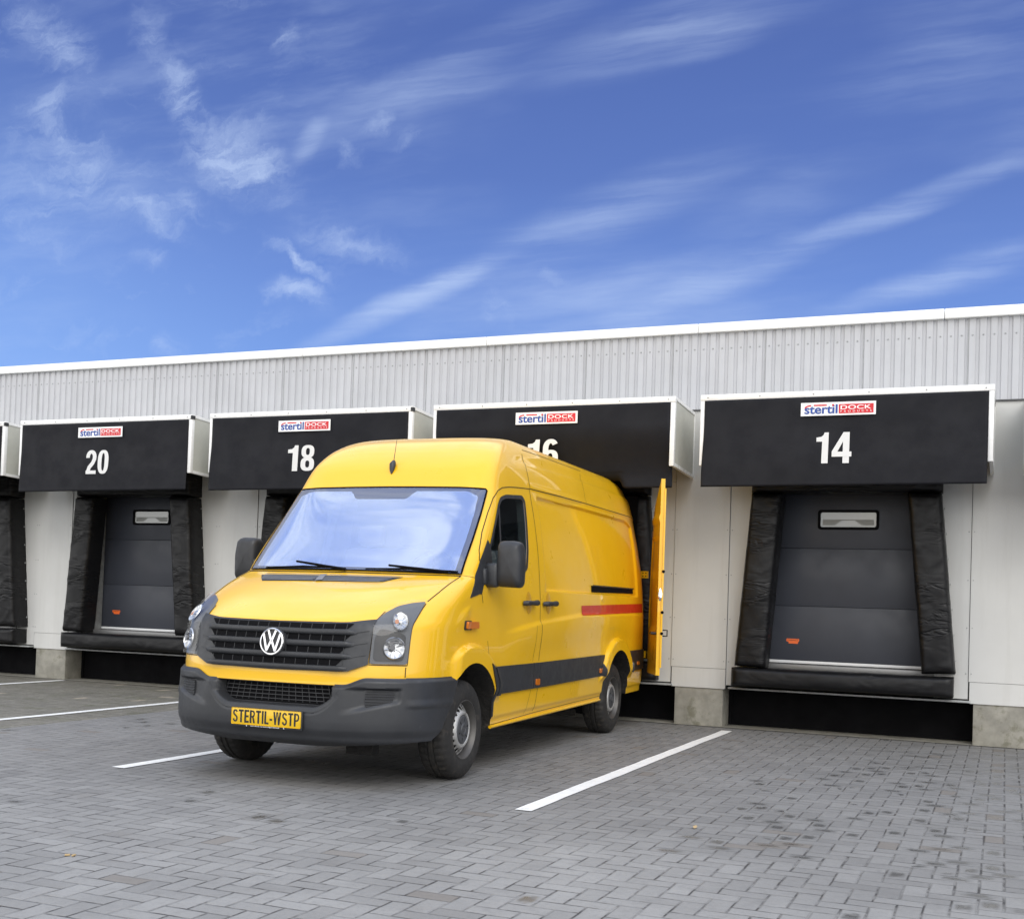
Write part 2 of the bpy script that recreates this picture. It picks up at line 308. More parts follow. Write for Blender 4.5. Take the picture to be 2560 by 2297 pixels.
UF=[(.20,.20),(.27,.06),(.34,.005),(.45,-.01),(.60,-.005),(.68,.0),(.76,.003),(.90,.025),(1.04,.06),(1.075,.085),(1.11,.14),(1.16,.235),(1.217,.36),(1.30,.58),(1.36,.76),(1.415,.945),(1.424,.96),(1.46,.995),(2.08,1.54),(2.12,1.565),(2.27,1.66),(2.40,1.80),(2.49,1.95),(2.545,2.10),(2.58,2.27),(2.61,2.5),(2.63,2.8)]
W=[(.20,.90),(.33,.955),(.6,.965),(.9,.968),(1.2,.962),(1.5,.94),(1.84,.895),(2.10,.845),(2.3,.80),(2.40,.765),(2.48,.72),(2.545,.665),(2.59,.60),(2.615,.50),(2.63,.38)]
CC=[(.20,.55),(.4,.62),(.9,.64),(1.07,.62),(1.217,.5),(1.36,.42),(1.415,.38),(1.5,.33),(2.1,.30),(2.4,.30),(2.6,.35)]
NN=[(.20,2.7),(.9,2.7),(1.07,2.7),(1.217,3.0),(1.36,4.2),(1.415,5.0),(2.1,6.0),(2.4,5.),(2.6,3.5)]
CR=[(.2,.30),(1.4,.30),(2.1,.5),(2.6,.7)]
UR=5.87
def sst(a,b,x):
    t=max(0,min(1,(x-a)/(b-a))); return t*t*(3-2*t)
def rearf(u,z):
    # narrowing to the rear
    c=lerp_tab(CR,z); 
    if u<UR-c: return 0
    t=(u-(UR-c))/c
    return .075*t*t
def V(u,z):
    uf=lerp_tab(UF,z); w=lerp_tab(W,z); c=lerp_tab(CC,z); n=lerp_tab(NN,z)
    t=(u-uf)/c
    if t<=0: return 0.
    v=w if t>=1 else w*(1-(1-t)**n)**(1/n)
    return v-rearf(u,z)
def U(v,z):
    uf=lerp_tab(UF,z); w=lerp_tab(W,z); c=lerp_tab(CC,z); n=lerp_tab(NN,z)
    s=min(1,abs(v)/w)
    return uf+c*(1-(1-s**n)**(1/n))

# ---------------------------------------------------------------- mesh helpers
class MB:
    def __init__(s): s.v = []; s.f = []; s.mi = []
    def add(s, vs, fs, mi=0):
        o = len(s.v); s.v += [tuple(v) for v in vs]; s.f += [tuple(i+o for i in f) for f in fs]; s.mi += [mi]*len(fs); return s
    def box(s, lo, hi, bev=0., mi=0, seg=2, M=None):
        bm = bmesh.new(); bmesh.ops.create_cube(bm, size=1)
        for v in bm.verts: v.co = Vector([lo[i]+(v.co[i]+.5)*(hi[i]-lo[i]) for i in range(3)])
        if bev: bmesh.ops.bevel(bm, geom=list(bm.edges), offset=bev, segments=seg, profile=.5, affect='EDGES')
        if M is not None: bmesh.ops.transform(bm, matrix=M, verts=bm.verts)
        bm.verts.index_update(); s.add([v.co[:] for v in bm.verts], [[v.index for v in f.verts] for f in bm.faces], mi); bm.free(); return s
    def prism(s, poly, fn0, fn1, mi=0):     # polygon mapped by two functions -> solid
        n = len(poly); a = [fn0(*p) for p in poly]; b = [fn1(*p) for p in poly]
        s.add(a+b, [tuple(range(n)), tuple(range(2*n-1, n-1, -1))]+[(i, i+n, (i+1) % n+n, (i+1) % n) for i in range(n)], mi); return s
    def tube(s, pts, r, seg=10, mi=0, cap=True):
        pts = [Vector(p) for p in pts]; rr = r if isinstance(r, (list, tuple)) else [r]*len(pts); vs = []; fs = []
        up = Vector((0, 0, 1))
        for i, p in enumerate(pts):
            t = (pts[min(i+1, len(pts)-1)]-pts[max(i-1, 0)]).normalized()
            if abs(t.dot(up)) > .95: up = Vector((1, 0, 0))
            a = t.cross(up).normalized(); b = t.cross(a).normalized(); up = -b if b.dot(up) < 0 else b
            for k in range(seg):
                th = 2*PI*k/seg; vs.append(p+(a*math.cos(th)+b*math.sin(th))*rr[i])
        for i in range(len(pts)-1):
            for k in range(seg): fs.append((i*seg+k, i*seg+(k+1) % seg, (i+1)*seg+(k+1) % seg, (i+1)*seg+k))
        if cap: fs.append(tuple(range(seg-1, -1, -1))); fs.append(tuple((len(pts)-1)*seg+k for k in range(seg)))
        s.add(vs, fs, mi); return s
    def lathe(s, prof, c, ax=0, seg=48, mi=0, close=False):   # prof: (along axis, radius)
        vs = []; fs = []; n = len(prof)
        for k in range(seg):
            th = 2*PI*k/seg
            for a, r in prof:
                p = [0, 0, 0]; p[ax] = a; p[(ax+1) % 3] = r*math.cos(th); p[(ax+2) % 3] = r*math.sin(th)
                vs.append([p[i]+c[i] for i in range(3)])
        for k in range(seg):
            for i in range(n if close else n-1): fs.append((k*n+i, k*n+(i+1) % n, ((k+1) % seg)*n+(i+1) % n, ((k+1) % seg)*n+i))
        s.add(vs, fs, mi); return s
    def build(s, name, mats, parent=None, smooth=35, merge=True, kind=None):
        me = bpy.data.meshes.new(name); me.from_pydata(s.v, [], s.f)
        mats = mats if isinstance(mats, (list, tuple)) else [mats]
        for m_ in mats: me.materials.append(m_)
        for p, i in zip(me.polygons, s.mi): p.material_index = i
        bm = bmesh.new(); bm.from_mesh(me)
        if merge: bmesh.ops.remove_doubles(bm, verts=bm.verts, dist=1e-5)
        bmesh.ops.recalc_face_normals(bm, faces=bm.faces)
        bm.to_mesh(me); bm.free()
        if smooth: me.shade_smooth(); me.set_sharp_from_angle(angle=rad(smooth))
        o = bpy.data.objects.new(name, me); col.objects.link(o)
        if parent: o.parent = parent
        if kind: o['kind'] = kind
        return o

def join_into(dst, src):
    bm = bmesh.new(); bm.from_mesh(dst.data); n0 = len(bm.faces); bm.from_mesh(src.data); bm.faces.ensure_lookup_table()
    idx = []
    for m_ in src.data.materials:
        k = dst.data.materials.find(m_.name)
        if k < 0: dst.data.materials.append(m_); k = len(dst.data.materials)-1
        idx.append(k)
    for f in bm.faces[n0:]: f.material_index = idx[min(f.material_index, len(idx)-1)]
    bm.to_mesh(dst.data); bm.free(); bpy.data.objects.remove(src, do_unlink=True); return dst
def thing(name, label, cat, loc=(0, 0, 0), rz=0, group=None):
    o = bpy.data.objects.new(name, None); col.objects.link(o); o.location = loc; o.rotation_euler = (0, 0, rz); o.empty_display_size = .2
    tag(o, label, cat, group); return o
def tag(o, label, cat, group=None):
    o['label'] = label; o['category'] = cat
    if group: o['group'] = group
    return o

# ---------------------------------------------------------------- condensed bold lettering (2D, height 1)
def arc(cx, cy, rx, ry, a0, a1, n=14):
    return [(cx+rx*math.cos(rad(a0+(a1-a0)*i/n)), cy+ry*math.sin(rad(a0+(a1-a0)*i/n))) for i in range(n+1)]
def rect(x0, y0, x1, y1): return ('poly', [(x0, y0), (x1, y0), (x1, y1), (x0, y1)])
def selp(cx, cy, a, b, n=2.6, k=40):
    o = []
    for i in range(k):
        t = 2*PI*i/k; c, s = math.cos(t), math.sin(t)
        o.append((cx+a*abs(c)**(2/n)*(1 if c >= 0 else -1), cy+b*abs(s)**(2/n)*(1 if s >= 0 else -1)))
    return o
def ring(cx, cy, a, b, tx=.18, ty=.13): return ('ring', selp(cx, cy, a, b), selp(cx, cy, a-tx, b-ty))
def stroke(pts, wd): return ('stroke', pts, wd)
GL = {
 '0': (.50, [ring(.25, .5, .25, .5)]), '8': (.50, [ring(.25, .75, .235, .25, .165, .115), ring(.25, .265, .25, .265, .175, .13)]),
 '6': (.50, [ring(.25, .31, .25, .31, .175, .12), stroke([(.09, .30), (.09, .66)]+arc(.25, .70, .16, .235, 180, 30), .175)]),
 '2': (.50, [stroke(arc(.25, .72, .16, .215, 190, 0)+[(.40, .62), (.33, .46), (.17, .28), (.10, .06)], .175), rect(.01, 0, .50, .145)]),
 '1': (.42, [('poly', [(.17, 0), (.37, 0), (.38, 1), (.25, 1), (.22, .92), (.15, .86), (0, .84), (0, .705), (.18, .705)])]),
 '4': (.61, [rect(.34, 0, .54, 1), rect(0, .21, .61, .37), ('poly', [(0, .3), (.14, .3), (.38, .78), (.38, 1), (.35, 1), (0, .38)])]),
 'S': (.52, [stroke(arc(.26, .735, .17, .185, 15, 180)+[(.11, .64), (.22, .55), (.34, .47), (.425, .37)]+arc(.26, .27, .17, .19, 10, -180), .16)]),
 'T': (.50, [rect(.16, 0, .34, .9), rect(0, .85, .50, 1)]), 'E': (.46, [rect(0, 0, .18, 1), rect(.1, 0, .46, .15), rect(.1, .43, .43, .57), rect(.1, .85, .46, 1)]),
 'R': (.54, [rect(0, 0, .18, 1), stroke([(.1, .925), (.28, .925)]+arc(.28, .71, .16, .215, 90, -90)+[(.1, .495)], .15), ('poly', [(.25, .45), (.42, .45), (.55, 0), (.36, 0)])]),
 'P': (.53, [rect(0, 0, .18, 1), stroke([(.1, .925), (.28, .925)]+arc(.28, .68, .16, .245, 90, -90)+[(.1, .435)], .15)]),
 'I': (.18, [rect(0, 0, .18, 1)]), 'L': (.44, [rect(0, 0, .18, 1), rect(.1, 0, .44, .15)]), '-': (.26, [rect(0, .30, .26, .45)]),
 'W': (.80, [('poly', [(0, 1), (.17, 1), (.30, 0), (.14, 0)]), ('poly', [(.32, 1), (.40, 1), (.30, 0), (.16, 0)]), ('poly', [(.40, 1), (.48, 1), (.64, 0), (.50, 0)]), ('poly', [(.63, 1), (.80, 1), (.66, 0), (.51, 0)])]),
}
def text_faces(txt, gap=.07):
    out = []; x = 0
    for ch in txt:
        wd, parts = GL[ch]
        for kd, *dt in parts:
            if kd == 'poly': out.append([(px+x, py) for px, py in dt[0]])
            elif kd == 'ring':
                a, b = dt; n = len(a)
                out.append([[(a[i][0]+x, a[i][1]), (a[(i+1) % n][0]+x, a[(i+1) % n][1]), (b[(i+1) % n][0]+x, b[(i+1) % n][1]), (b[i][0]+x, b[i][1])] for i in range(n)])
            else:
                p, ww = dt; n = len(p); Ls = []; Rs = []
                for i in range(n):
                    t = Vector(p[min(i+1, n-1)])-Vector(p[max(i-1, 0)]); t.normalize(); nn = Vector((-t.y, t.x))
                    ws = ww/2*(abs(nn.x)+.80*(1-abs(nn.x)))
                    Ls.append((p[i][0]+nn.x*ws+x, p[i][1]+nn.y*ws)); Rs.append((p[i][0]-nn.x*ws+x, p[i][1]-nn.y*ws))
                out.append([[Ls[i], Ls[i+1], Rs[i+1], Rs[i]] for i in range(n-1)])
        x += wd+gap
    return out, x-gap
def lettering(name, txt, x0, z0, wd, h, y, m_, parent, gap=.07):   # on a plane facing -y
    fs, W_ = text_faces(txt, gap); mb = MB()
    for i, f in enumerate(fs):
        yy = y-.0004*(i % 4); quads = f if isinstance(f[0], list) else [f]
        for q in quads: mb.add([(x0+px/W_*wd, yy, z0+py*h) for px, py in q], [tuple(range(len(q)))])
    return mb.build(name, m_, parent, smooth=0)
def fonttext(name, txt, x0, z0, wd, h, y, m_, parent, bold=0., mirror=False, spacing=1., step=0.):
    cu = bpy.data.curves.new('t', 'FONT'); cu.body = txt; cu.offset = bold; cu.space_character = spacing; cu.fill_mode = 'BOTH'
    o = bpy.data.objects.new('t', cu); col.objects.link(o)
    dg = bpy.context.evaluated_depsgraph_get(); me = bpy.data.meshes.new_from_object(o.evaluated_get(dg)); bpy.data.objects.remove(o)
    xs = [v.co.x for v in me.vertices]; ys = [v.co.y for v in me.vertices]; a, b, c, d = min(xs), max(xs), min(ys), max(ys)
    for v in me.vertices:
        tx = (v.co.x-a)/(b-a); tx = 1-tx if mirror else tx
        v.co = (x0+tx*wd, y, z0+(v.co.y-c)/(d-c)*h)
    me.name = name; me.materials.clear(); me.materials.append(m_)
    o = bpy.data.objects.new(name, me); col.objects.link(o); o.parent = parent
    return o

# ================================================================= GROUND
def sheet(name, x0, y0, x1, y1, z_, m_, kind='structure'):
    return MB().add([(x0, y0, z_), (x1, y0, z_), (x1, y1, z_), (x0, y1, z_)], [(0, 1, 2, 3)]).build(name, m_, None, smooth=0, kind=kind)
sheet('ground', -900, -900, 900, 900, -.01, EARTH)
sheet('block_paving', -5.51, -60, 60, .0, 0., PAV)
sheet('old_block_paving', -60, -60, -5.512, .0, 0., OLD)
sheet('concrete_strip', -30, -.035, 20, .6, .006, CONC)
def pline(xc, y0, y1, w_=.108):
    mb = MB(); n = 60; L_ = []; Rr = []
    for i in range(n+1):
        y = y0+(y1-y0)*i/n; a = .006*noise.noise((xc*3, y*2.2, 0)); b = .006*noise.noise((xc*3+9, y*2.6, 4)); wob_ = .012*noise.noise((xc, y*.7, 2))
        L_.append((xc-w_/2+a+wob_, y, .005)); Rr.append((xc+w_/2+b+wob_, y, .005))
    mb.add(L_+Rr, [(i, i+1, n+2+i, n+1+i) for i in range(n)])
    return mb.build('parking_line', LPNT, None, smooth=0, kind='structure')
pline(-.135, -5.98, -.36); pline(-3.16, -6.0, -.30); pline(-6.05, -6.0, -.30); pline(-9.18, -6.0, -.12); pline(2.87, -5.98, -.36); pline(-12.2, -6, -.3)

# ================================================================= WAREHOUSE
S = 3.0009; X14 = -.381
bld = thing('warehouse_building', 'long low warehouse clad in light grey sheet with a white roof edge', 'building', (0, 0, 0))
XL, XR = -26.0, 14.0
SEAM0, SEAM1 = -.235, 2.166         # dock bay wall panel between these x (dock 14)
ks = list(range(-3, 8))
# upper corrugated cladding, real ribs
mb = MB(); xs = []; n0 = int((XR-XL)/.1)
for i in range(n0):
    a = XL+i*.1+.0
    xs += [(a, 0.), (a+.058, 0.), (a+.063, .014), (a+.091, .014)]
xs.append((XR, 0.))
v = [(a, -.034+d, 3.40) for a, d in xs]+[(a, -.034+d, 4.24) for a, d in xs]; n = len(xs)
mb.add(v, [(i, i+1, n+i+1, n+i) for i in range(n-1)])
cladding = mb.build('cladding', CLAD, bld, smooth=0)
# fixings row
mb = MB()
for i in range(n0): mb.lathe([(-.041, .0), (-.040, .006), (-.034, .009)], (XL+i*.1+.030, 0, 4.05), 1, 6)
for i in range(0, n0, 10): mb.box((XL+i*.1+.09, -.0365, 3.40), (XL+i*.1+.095, -.0345, 4.24))
join_into(cladding, mb.build('fixing_screws', ALU, bld))
# parapet trim with joints and roof sheet behind it
mb = MB(); xj = -25.6
while xj < XR:
    mb.box((xj+.003, -.075, 4.222), (xj+2.494, .18, 4.322), .006); xj += 2.497
mb.build('roof_trim', TRIM, bld)
MB().box((XL, .18, 4.05), (XR, 24, 4.20)).box((XL+.05, .05, 3.3), (XR-.05, .17, 4.221)).build('roof', CLAD, bld)
MB().box((XL, -.034, 3.385), (XR, .04, 3.399)).build('drip_edge', JNT, bld, smooth=0)
# lower wall: one sheet per panel, narrow joints
for k in ks:
    mb = MB(); mb2 = MB(); sc = MB(); sc2 = MB(); jt = MB()
    ox = -k*S
    a, b = SEAM0+ox, SEAM1+ox; c = SEAM0+ox-(S-(SEAM1-SEAM0))
    # wide pier cover between bays (x c..a), with plinth joint
    mb.box((c+.003, -.012, .622), (a-.003, .05, 3.384)); mb.box((c+.012, -.012, .409), (a-.003, .05, .618))
    # bay wall round the opening
    mb2.box((a+.003, 0, .45), (.10+ox, .05, 2.62)); mb2.box((1.85+ox, 0, .45), (b-.003, .05, 2.62)); mb2.box((a+.003, 0, 2.623), (b-.003, .05, 3.384))
    mb2.box((a+.01, -.004, .452), (a+.05, -.0005, .60))
    jt.box((c-.004, .006, .45), (c+.004, .045, 3.384)); jt.box((a-.004, .006, .43), (a+.004, .045, 3.384)); jt.box((c, .006, .617), (a, .04, .623))
    for zz in (.70, 1.15, 1.62, 2.10):
        for xx in (c+.025, c-.025, a-.025, a+.025):
            (sc2 if xx in (c-.025, a+.025) else sc).lathe([(-.006 if xx in (c-.025, a+.025) else -.018, .0), (-.004 if xx in (c-.025, a+.025) else -.016, .006), (.0, .007)], (xx, 0, zz), 1, 6)
    pc = mb.build('pier_cover', WALL, bld, smooth=0); join_into(pc, jt.build('j', JNT, bld, smooth=0)); join_into(pc, sc.build('r', ALU, bld))
    wp_ = mb2.build('wall_panel', WALL, bld, smooth=0); join_into(wp_, sc2.build('r', ALU, bld))
MB().box((XL, .62, .0), (XR, .75, 4.0)).box((XL, .75, 0), (XL+.1, 24, 4.1)).box((XR-.1, .75, 0), (XR, 24, 4.1)).build('inner_wall', BLK, bld, smooth=0)
for k in ks:      # concrete piers, pit panels, sills
    ox = -k*S
    MB().box((-.785+ox, .0, 0.), (-.262+ox, .50, .4085), .006).build('concrete_pier', CONC, bld)
    MB().box((-.258+ox, .33, .012), (2.205+ox, .36, .43)).box((-.256+ox, .30, .012), (-.225+ox, .329, .43)).build('pit_panel', PITB, bld, smooth=0)
    MB().box((-.19+ox, -.10, .418), (2.19+ox, .33, .436), .003).build('sill_plate', ALU, bld)
# sectional doors
def door(ox):
    mb = MB()
    for z0, z1 in ((.745, 1.3135), (1.3165, 1.9235), (1.9265, 2.62)): mb.box((.12+ox, .17, z0), (1.83+ox, .21, z1), .003)
    d = mb.build('dock_door', DOORG, bld)
    MB().box((.12+ox, .165, .712), (1.83+ox, .21, .742), .003).build('bottom_seal', DOORT, d)
    f = MB(); x0, x1, z0, z1 = .655+ox, 1.27+ox, 2.125, 2.33
    def rr(x0, x1, z0, z1, r, n=5):
        o_ = []
        for cx, cz, a in ((x1-r, z0+r, -90), (x1-r, z1-r, 0), (x0+r, z1-r, 90), (x0+r, z0+r, 180)):
            for i in range(n+1): t_ = rad(a+90*i/n); o_.append((cx+r*math.cos(t_), cz+r*math.sin(t_)))
        return o_
    A = rr(x0, x1, z0, z1, .03); B = rr(x0+.027, x1-.027, z0+.026, z1-.026, .02); n = len(A)
    f.add([(p[0], .150, p[1]) for p in A]+[(p[0], .150, p[1]) for p in B]+[(p[0], .17, p[1]) for p in A]+[(p[0], .168, p[1]) for p in B],
          [(i, (i+1) % n, n+(i+1) % n, n+i) for i in range(n)]+[(i, (i+1) % n, 2*n+(i+1) % n, 2*n+i) for i in range(n)]+[(n+i, n+(i+1) % n, 3*n+(i+1) % n, 3*n+i) for i in range(n)])
    fr = f.build('window', BLK, d)
    join_into(fr, MB().add([(p[0], .164, p[1]) for p in B], [tuple(range(n))]).build('window_pane', WGL, d, smooth=0))
    bars = MB(); zc = (z0+z1)/2
    bars.add([(x0+.05, .1632, z0+.045), (x0+.17, .1632, z0+.045), (x0+.24, .1632, z0+.095), (x1-.24, .1632, z0+.095), (x1-.17, .1632, z0+.045), (x1-.05, .1632, z0+.045), (x1-.05, .1632, z0+.105), (x0+.05, .1632, z0+.105)], [tuple(range(8))])
    join_into(fr, bars.build('b', mat_beam, d, smooth=0))
    st = MB().add([(ox+px, .1685, pz) for px, pz in ((.36, .955), (.365, .97), (.49, .97), (.495, .955), (.49, .94), (.483, .935), (.483, .918), (.385, .918), (.385, .935), (.365, .94))], [tuple(range(10))]).build('orange_sticker', ORS, d, smooth=0)
    join_into(st, fonttext('sticker_text', 'Compact', .372+ox, .945, .112, .020, .1675, INK, d, .0, mirror=True))
    # side rails in the reveal
    for sgn, xa in ((1, .155), (-1, 1.765)):
        top = .155 if sgn > 0 else 0
        mb2 = MB(); x_b = .16 if sgn > 0 else 1.79
        mb2.box((x_b-.012+ox if sgn > 0 else x_b-.03+ox, .015, .66), (x_b+.03+ox if sgn > 0 else x_b+.012+ox, .165, 2.62), .004)
        mb2.build('guide_rail', ALU, d)
    MB().box((.10+ox, -.02, .655), (1.85+ox, .20, .705), .004).build('sill', CHK, d)
    MB().box((.02+ox, .22, .43), (1.93+ox, .60, 2.66)).build('door_backing', BLK, d, smooth=0)
    return d
mat_beam = mat('grey_beam', (.27, .275, .26), .4); ORS = mat('orange_label', (.75, .13, .02), .45)
for k in range(-1, 5): door(-k*S)

# ================================================================= DOCK SEALS (cushion pads)
def pad(corners, y0, y1, seed, fold=.009, nx=14, nz=60, r=.045, bulge=.02):
    """corners bl, br, tr, tl as (x,z); front at y0, back at y1"""
    bl, br, tr, tl = [Vector((c[0], 0, c[1])) for c in corners]; mb = MB()
    hor = (br-bl).length > (tl-bl).length
    if hor: nx, nz = nz, nx
    def P3(s, t, y): p = (bl*(1-s)+br*s)*(1-t)+(tl*(1-s)+tr*s)*t; return Vector((p.x, y, p.z))
    W_ = (br-bl).length; H_ = (tl-bl).length; g = []
    for j in range(nz+1):
        t = j/nz; row = []
        for i in range(nx+1):
            s = i/nx; dx = min(s, 1-s)*W_; dz = min(t, 1-t)*H_
            e = 0
            for dd in (dx, dz):
                if dd < r: e = max(e, 1-math.sqrt(max(0, 1-(1-dd/r)**2)))
            p = P3(s, t, y0+e*r)
            inn = (1-e)
            q = (p.x*2+seed*7, p.z*(2.2 if not hor else 6)+p.x*(1.6 if not hor else 0), seed)
            f_ = noise.fractal(q, 1., 2., 4); ridge = max(0, 1-abs(noise.noise((p.x*1.2+seed, p.z*3.2-p.x*2.5, seed*3)))*7)
            p.y += -inn*(fold*f_+fold*1.2*ridge*(.3+.7*abs(2*s-1)))-bulge*math.sin(PI*s)*math.sin(PI*t)*inn
            if e > .5:
                p.x += .004*noise.noise((p.x*5, p.z*9, seed)); p.z += .004*noise.noise((p.x*9, p.z*5, seed+3))
            row.append(p)
        g.append(row)
    vs = [p for row in g for p in row]; n1 = nx+1
    fs = [(j*n1+i, j*n1+i+1, (j+1)*n1+i+1, (j+1)*n1+i) for j in range(nz) for i in range(nx)]
    edge = [(0, i) for i in range(nx+1)]+[(j, nx) for j in range(1, nz+1)]+[(nz, i) for i in range(nx-1, -1, -1)]+[(j, 0) for j in range(nz-1, 0, -1)]
    o = len(vs); m_ = len(edge)
    rings = [(.33, .006), (.66, .006), (1., 0)]
    cx = (bl+br+tl+tr)/4
    for q_, b_ in rings:
        for (j, i) in edge:
            p = g[j][i]; yy = p.y+(y1-p.y)*q_; vs.append(Vector((p.x+.008*noise.noise((p.x, p.z*7, q_*3+seed)) if q_ < 1 else p.x, yy, p.z)))
    idx = [j*n1+i for (j, i) in edge]
    for L in range(len(rings)):
        a = idx if L == 0 else [o+(L-1)*m_+q for q in range(m_)]; b = [o+L*m_+q for q in range(m_)]
        fs += [(a[q], a[(q+1) % m_], b[(q+1) % m_], b[q]) for q in range(m_)]
    mb.add(vs, fs); return mb
SEALLAB = {}
def seal(k, label, full=True):
    ox = -k*S; t = thing('dock_seal', label, 'dock seal', (ox, 0, 0), 0, 'black cushion seals round the dock doors')
    D_ = -.28 if k != 1 else -.13
    pad([(-.10, .672), (.215, .665), (.345, 2.462), (.035, 2.465)], D_, -.002, 1+k*5.3).build('side_cushion', VIN, t, 60)
    pad([(1.745, .685), (2.05, .698), (1.886, 2.455), (1.572, 2.468)], D_, -.002, 2+k*5.3).build('side_cushion', VIN, t, 60)
    pad([(.032, 2.474), (1.89, 2.474), (1.89, 2.78), (.032, 2.78)], D_+.01, -.002, 3+k*5.3).build('top_cushion', VIN, t, 60)
    pad([(-.125, .462), (2.035, .466), (2.035, .662), (-.125, .655)], min(D_, -.16)-.01, -.002, 4+k*5.3, .005).build('bottom_cushion', VIN, t, 60)
    b0_ = None
    for xa, xb, za, zb in ((2.056, 1.895, .70, 2.45), (-.108, .028, .68, 2.46)):
        for i in range(7):
            f_ = (i+.5)/7; xx = xa+(xb-xa)*f_; zz = za+(zb-za)*f_
            if b0_ is None: b_ = b0_ = MB().lathe([(-.007, 0), (-.006, .010), (.0, .012)], (0, 0, 0), 0, 8).build('bolt', ALU, t)
            else: b_ = b0_.copy(); col.objects.link(b_)
            b_.location = (xx, -.03, zz); b_.rotation_euler = (0, 0, PI if xa > 1 else 0)
    return t
seal(0, 'black cushion seal round the door under the number 14 canopy')
seal(1, 'black cushion seal that the rear of the yellow van is backed against')
seal(2, 'black cushion seal under the number 18 canopy, mostly hidden behind the yellow van')
seal(3, 'black cushion seal round the door under the number 20 canopy, left of the van')
seal(4, 'black cushion seal cut by the left edge of the photo')

# ================================================================= DOCK CANOPIES
CW = 2.733; CD = .85
def curt_y(x_, z_, k):
    s = max(0, 3.339-z_); low = sst(.25, .85, s/.855); u = (x_-.04)/2.65
    return -.012*low*math.sin(PI*max(0, min(1, u)))+.010*noise.noise((x_*1.7+k*9, z_*2.2, 1.7))*min(1, s*3)-.010*low*abs(math.sin(k+u*2))
def canopy(k, num, label, vanx=None, nw=.36):
    ox = X14-k*S; t = thing('dock_canopy', label, 'canopy', (ox, 0, 0), 0, 'numbered black fronted canopies over the dock doors')
    zt, zb = 3.401, 2.69; y = -CD
    # side boxes + top
    for nm, xa, xb in (('side_panel', .004, .022), ('side_panel', CW-.022, CW-.004)):
        mb = MB(); fr = MB()
        mb.add([(xa, -.002, zb-.02), (xb, -.002, zb-.02), (xb, -.002, zt-.045), (xa, -.002, zt-.045), (xa, y+.04, zb+.02), (xb, y+.04, zb+.02), (xb, y+.04, zt-.03), (xa, y+.04, zt-.03)],
               [(0, 1, 2, 3), (4, 7, 6, 5), (0, 4, 5, 1), (1, 5, 6, 2), (2, 6, 7, 3), (3, 7, 4, 0)])
        sp = mb.build(nm, SIDE, t, smooth=0)
        o0, o1 = xa-.008, xb+.008
        def bar(p, q, h):      # sloped frame bar between front point p and back point q (y,z)
            vs = []
            for (yy, zz) in (p, q):
                vs += [(o0, yy, zz), (o1, yy, zz), (o1, yy, zz+h), (o0, yy, zz+h)]
            fr.add(vs, [(0, 1, 2, 3), (7, 6, 5, 4), (0, 4, 5, 1), (1, 5, 6, 2), (2, 6, 7, 3), (3, 7, 4, 0)])
        bar((y+.045, zb), (-.03, zb-.03), .034); bar((y+.05, zt-.036), (-.03, zt-.066), .034)
        fr.box((o0+.001, -.03, zb-.04), (o1-.001, -.001, zt-.035))
        fr.build('edge_strip', FRM, sp, smooth=0)
    MB().add([(.03, y+.05, zt-.004), (CW-.03, y+.05, zt-.004), (CW-.03, -.035, zt-.034), (.03, -.035, zt-.034), (.03, y+.05, zt-.024), (CW-.03, y+.05, zt-.024), (CW-.03, -.035, zt-.054), (.03, -.035, zt-.054)],
             [(0, 1, 2, 3), (7, 6, 5, 4), (0, 4, 5, 1), (1, 5, 6, 2), (2, 6, 7, 3), (3, 7, 4, 0)]).build('canopy_roof', SIDE, t, smooth=0)
    fr = MB(); fr.box((-.004, y-.012, zt-.060), (CW+.004, y+.045, zt), .005)
    fr.box((-.002, y-.010, zb), (.040, y+.044, zt-.0605), .004); fr.box((CW-.045, y-.010, zb), (CW+.002, y+.044, zt-.0605), .004)
    f = fr.build('front_frame', FRM, t)
    sc = MB()
    for i in range(6): sc.lathe([(y-.018, 0), (y-.0165, .006), (y-.012, .007)], (.07+i*(CW-.14)/5, 0, zt-.03), 1, 8)
    join_into(f, sc.build('screws', ALU, t))
    MB().box((CW-.018, y-.014, zt-.058), (CW+.006, y+.047, zt-.012)).build('corner_cap', PLB, f, smooth=0) if k in (2, 3, 4) else None
    # hanging curtain: a fine sheet with slight sag, lifted over the van roof where one is parked
    nx, nz = 90, 40; L_ = .855; vs = []
    xa, xb = .0405, CW-.0455
    for j in range(nz+1):
        s = j/nz*L_
        for i in range(nx+1):
            u = i/nx; x_ = xa+(xb-xa)*u; zz = zt-.062-s; yy = y-.012
            low = sst(.25, .85, j/nz)
            x_ += low*(-.018*(1-u)+.0*u)
            zz -= .012*(1-u)*low
            yy += curt_y(x_, zz, k)
            if j/nz > .55 and (u < .02 or u > .98): pass
            if vanx is not None:
                yy += .16*sst(.25, .9, s/L_)
                m_ = sst(.80, .72, abs(x_+ox-vanx)); zc = 2.635; s0 = zt-.062-zc
                if m_ > 0 and s > s0:
                    th = min(PI/2, (s-s0)/.10); ex = max(0, s-s0-.157)
                    yv = yy+.10*(1-math.cos(th))+ex; zv = zc-.10*math.sin(th)+.035
                    yy = yy*(1-m_)+yv*m_; zz = zz*(1-m_)+zv*m_
            vs.append((x_, yy, zz))
    n1 = nx+1; fs = [(j*n1+i, j*n1+i+1, (j+1)*n1+i+1, (j+1)*n1+i) for j in range(nz) for i in range(nx)]
    c = MB().add(vs, fs).build('curtain', CURT, t, 60)
    md = c.modifiers.new('s', 'SOLIDIFY'); md.thickness = .004; md.offset = 1
    yl = y-.030
    # number
    hid = []
    nb = lettering('number', num, 1.315-nw/2, 2.690, nw, .30, 0, WTX, t)
    for v_ in nb.data.vertices: v_.co.y += y-.0125-.0065+curt_y(v_.co.x, v_.co.z, k)
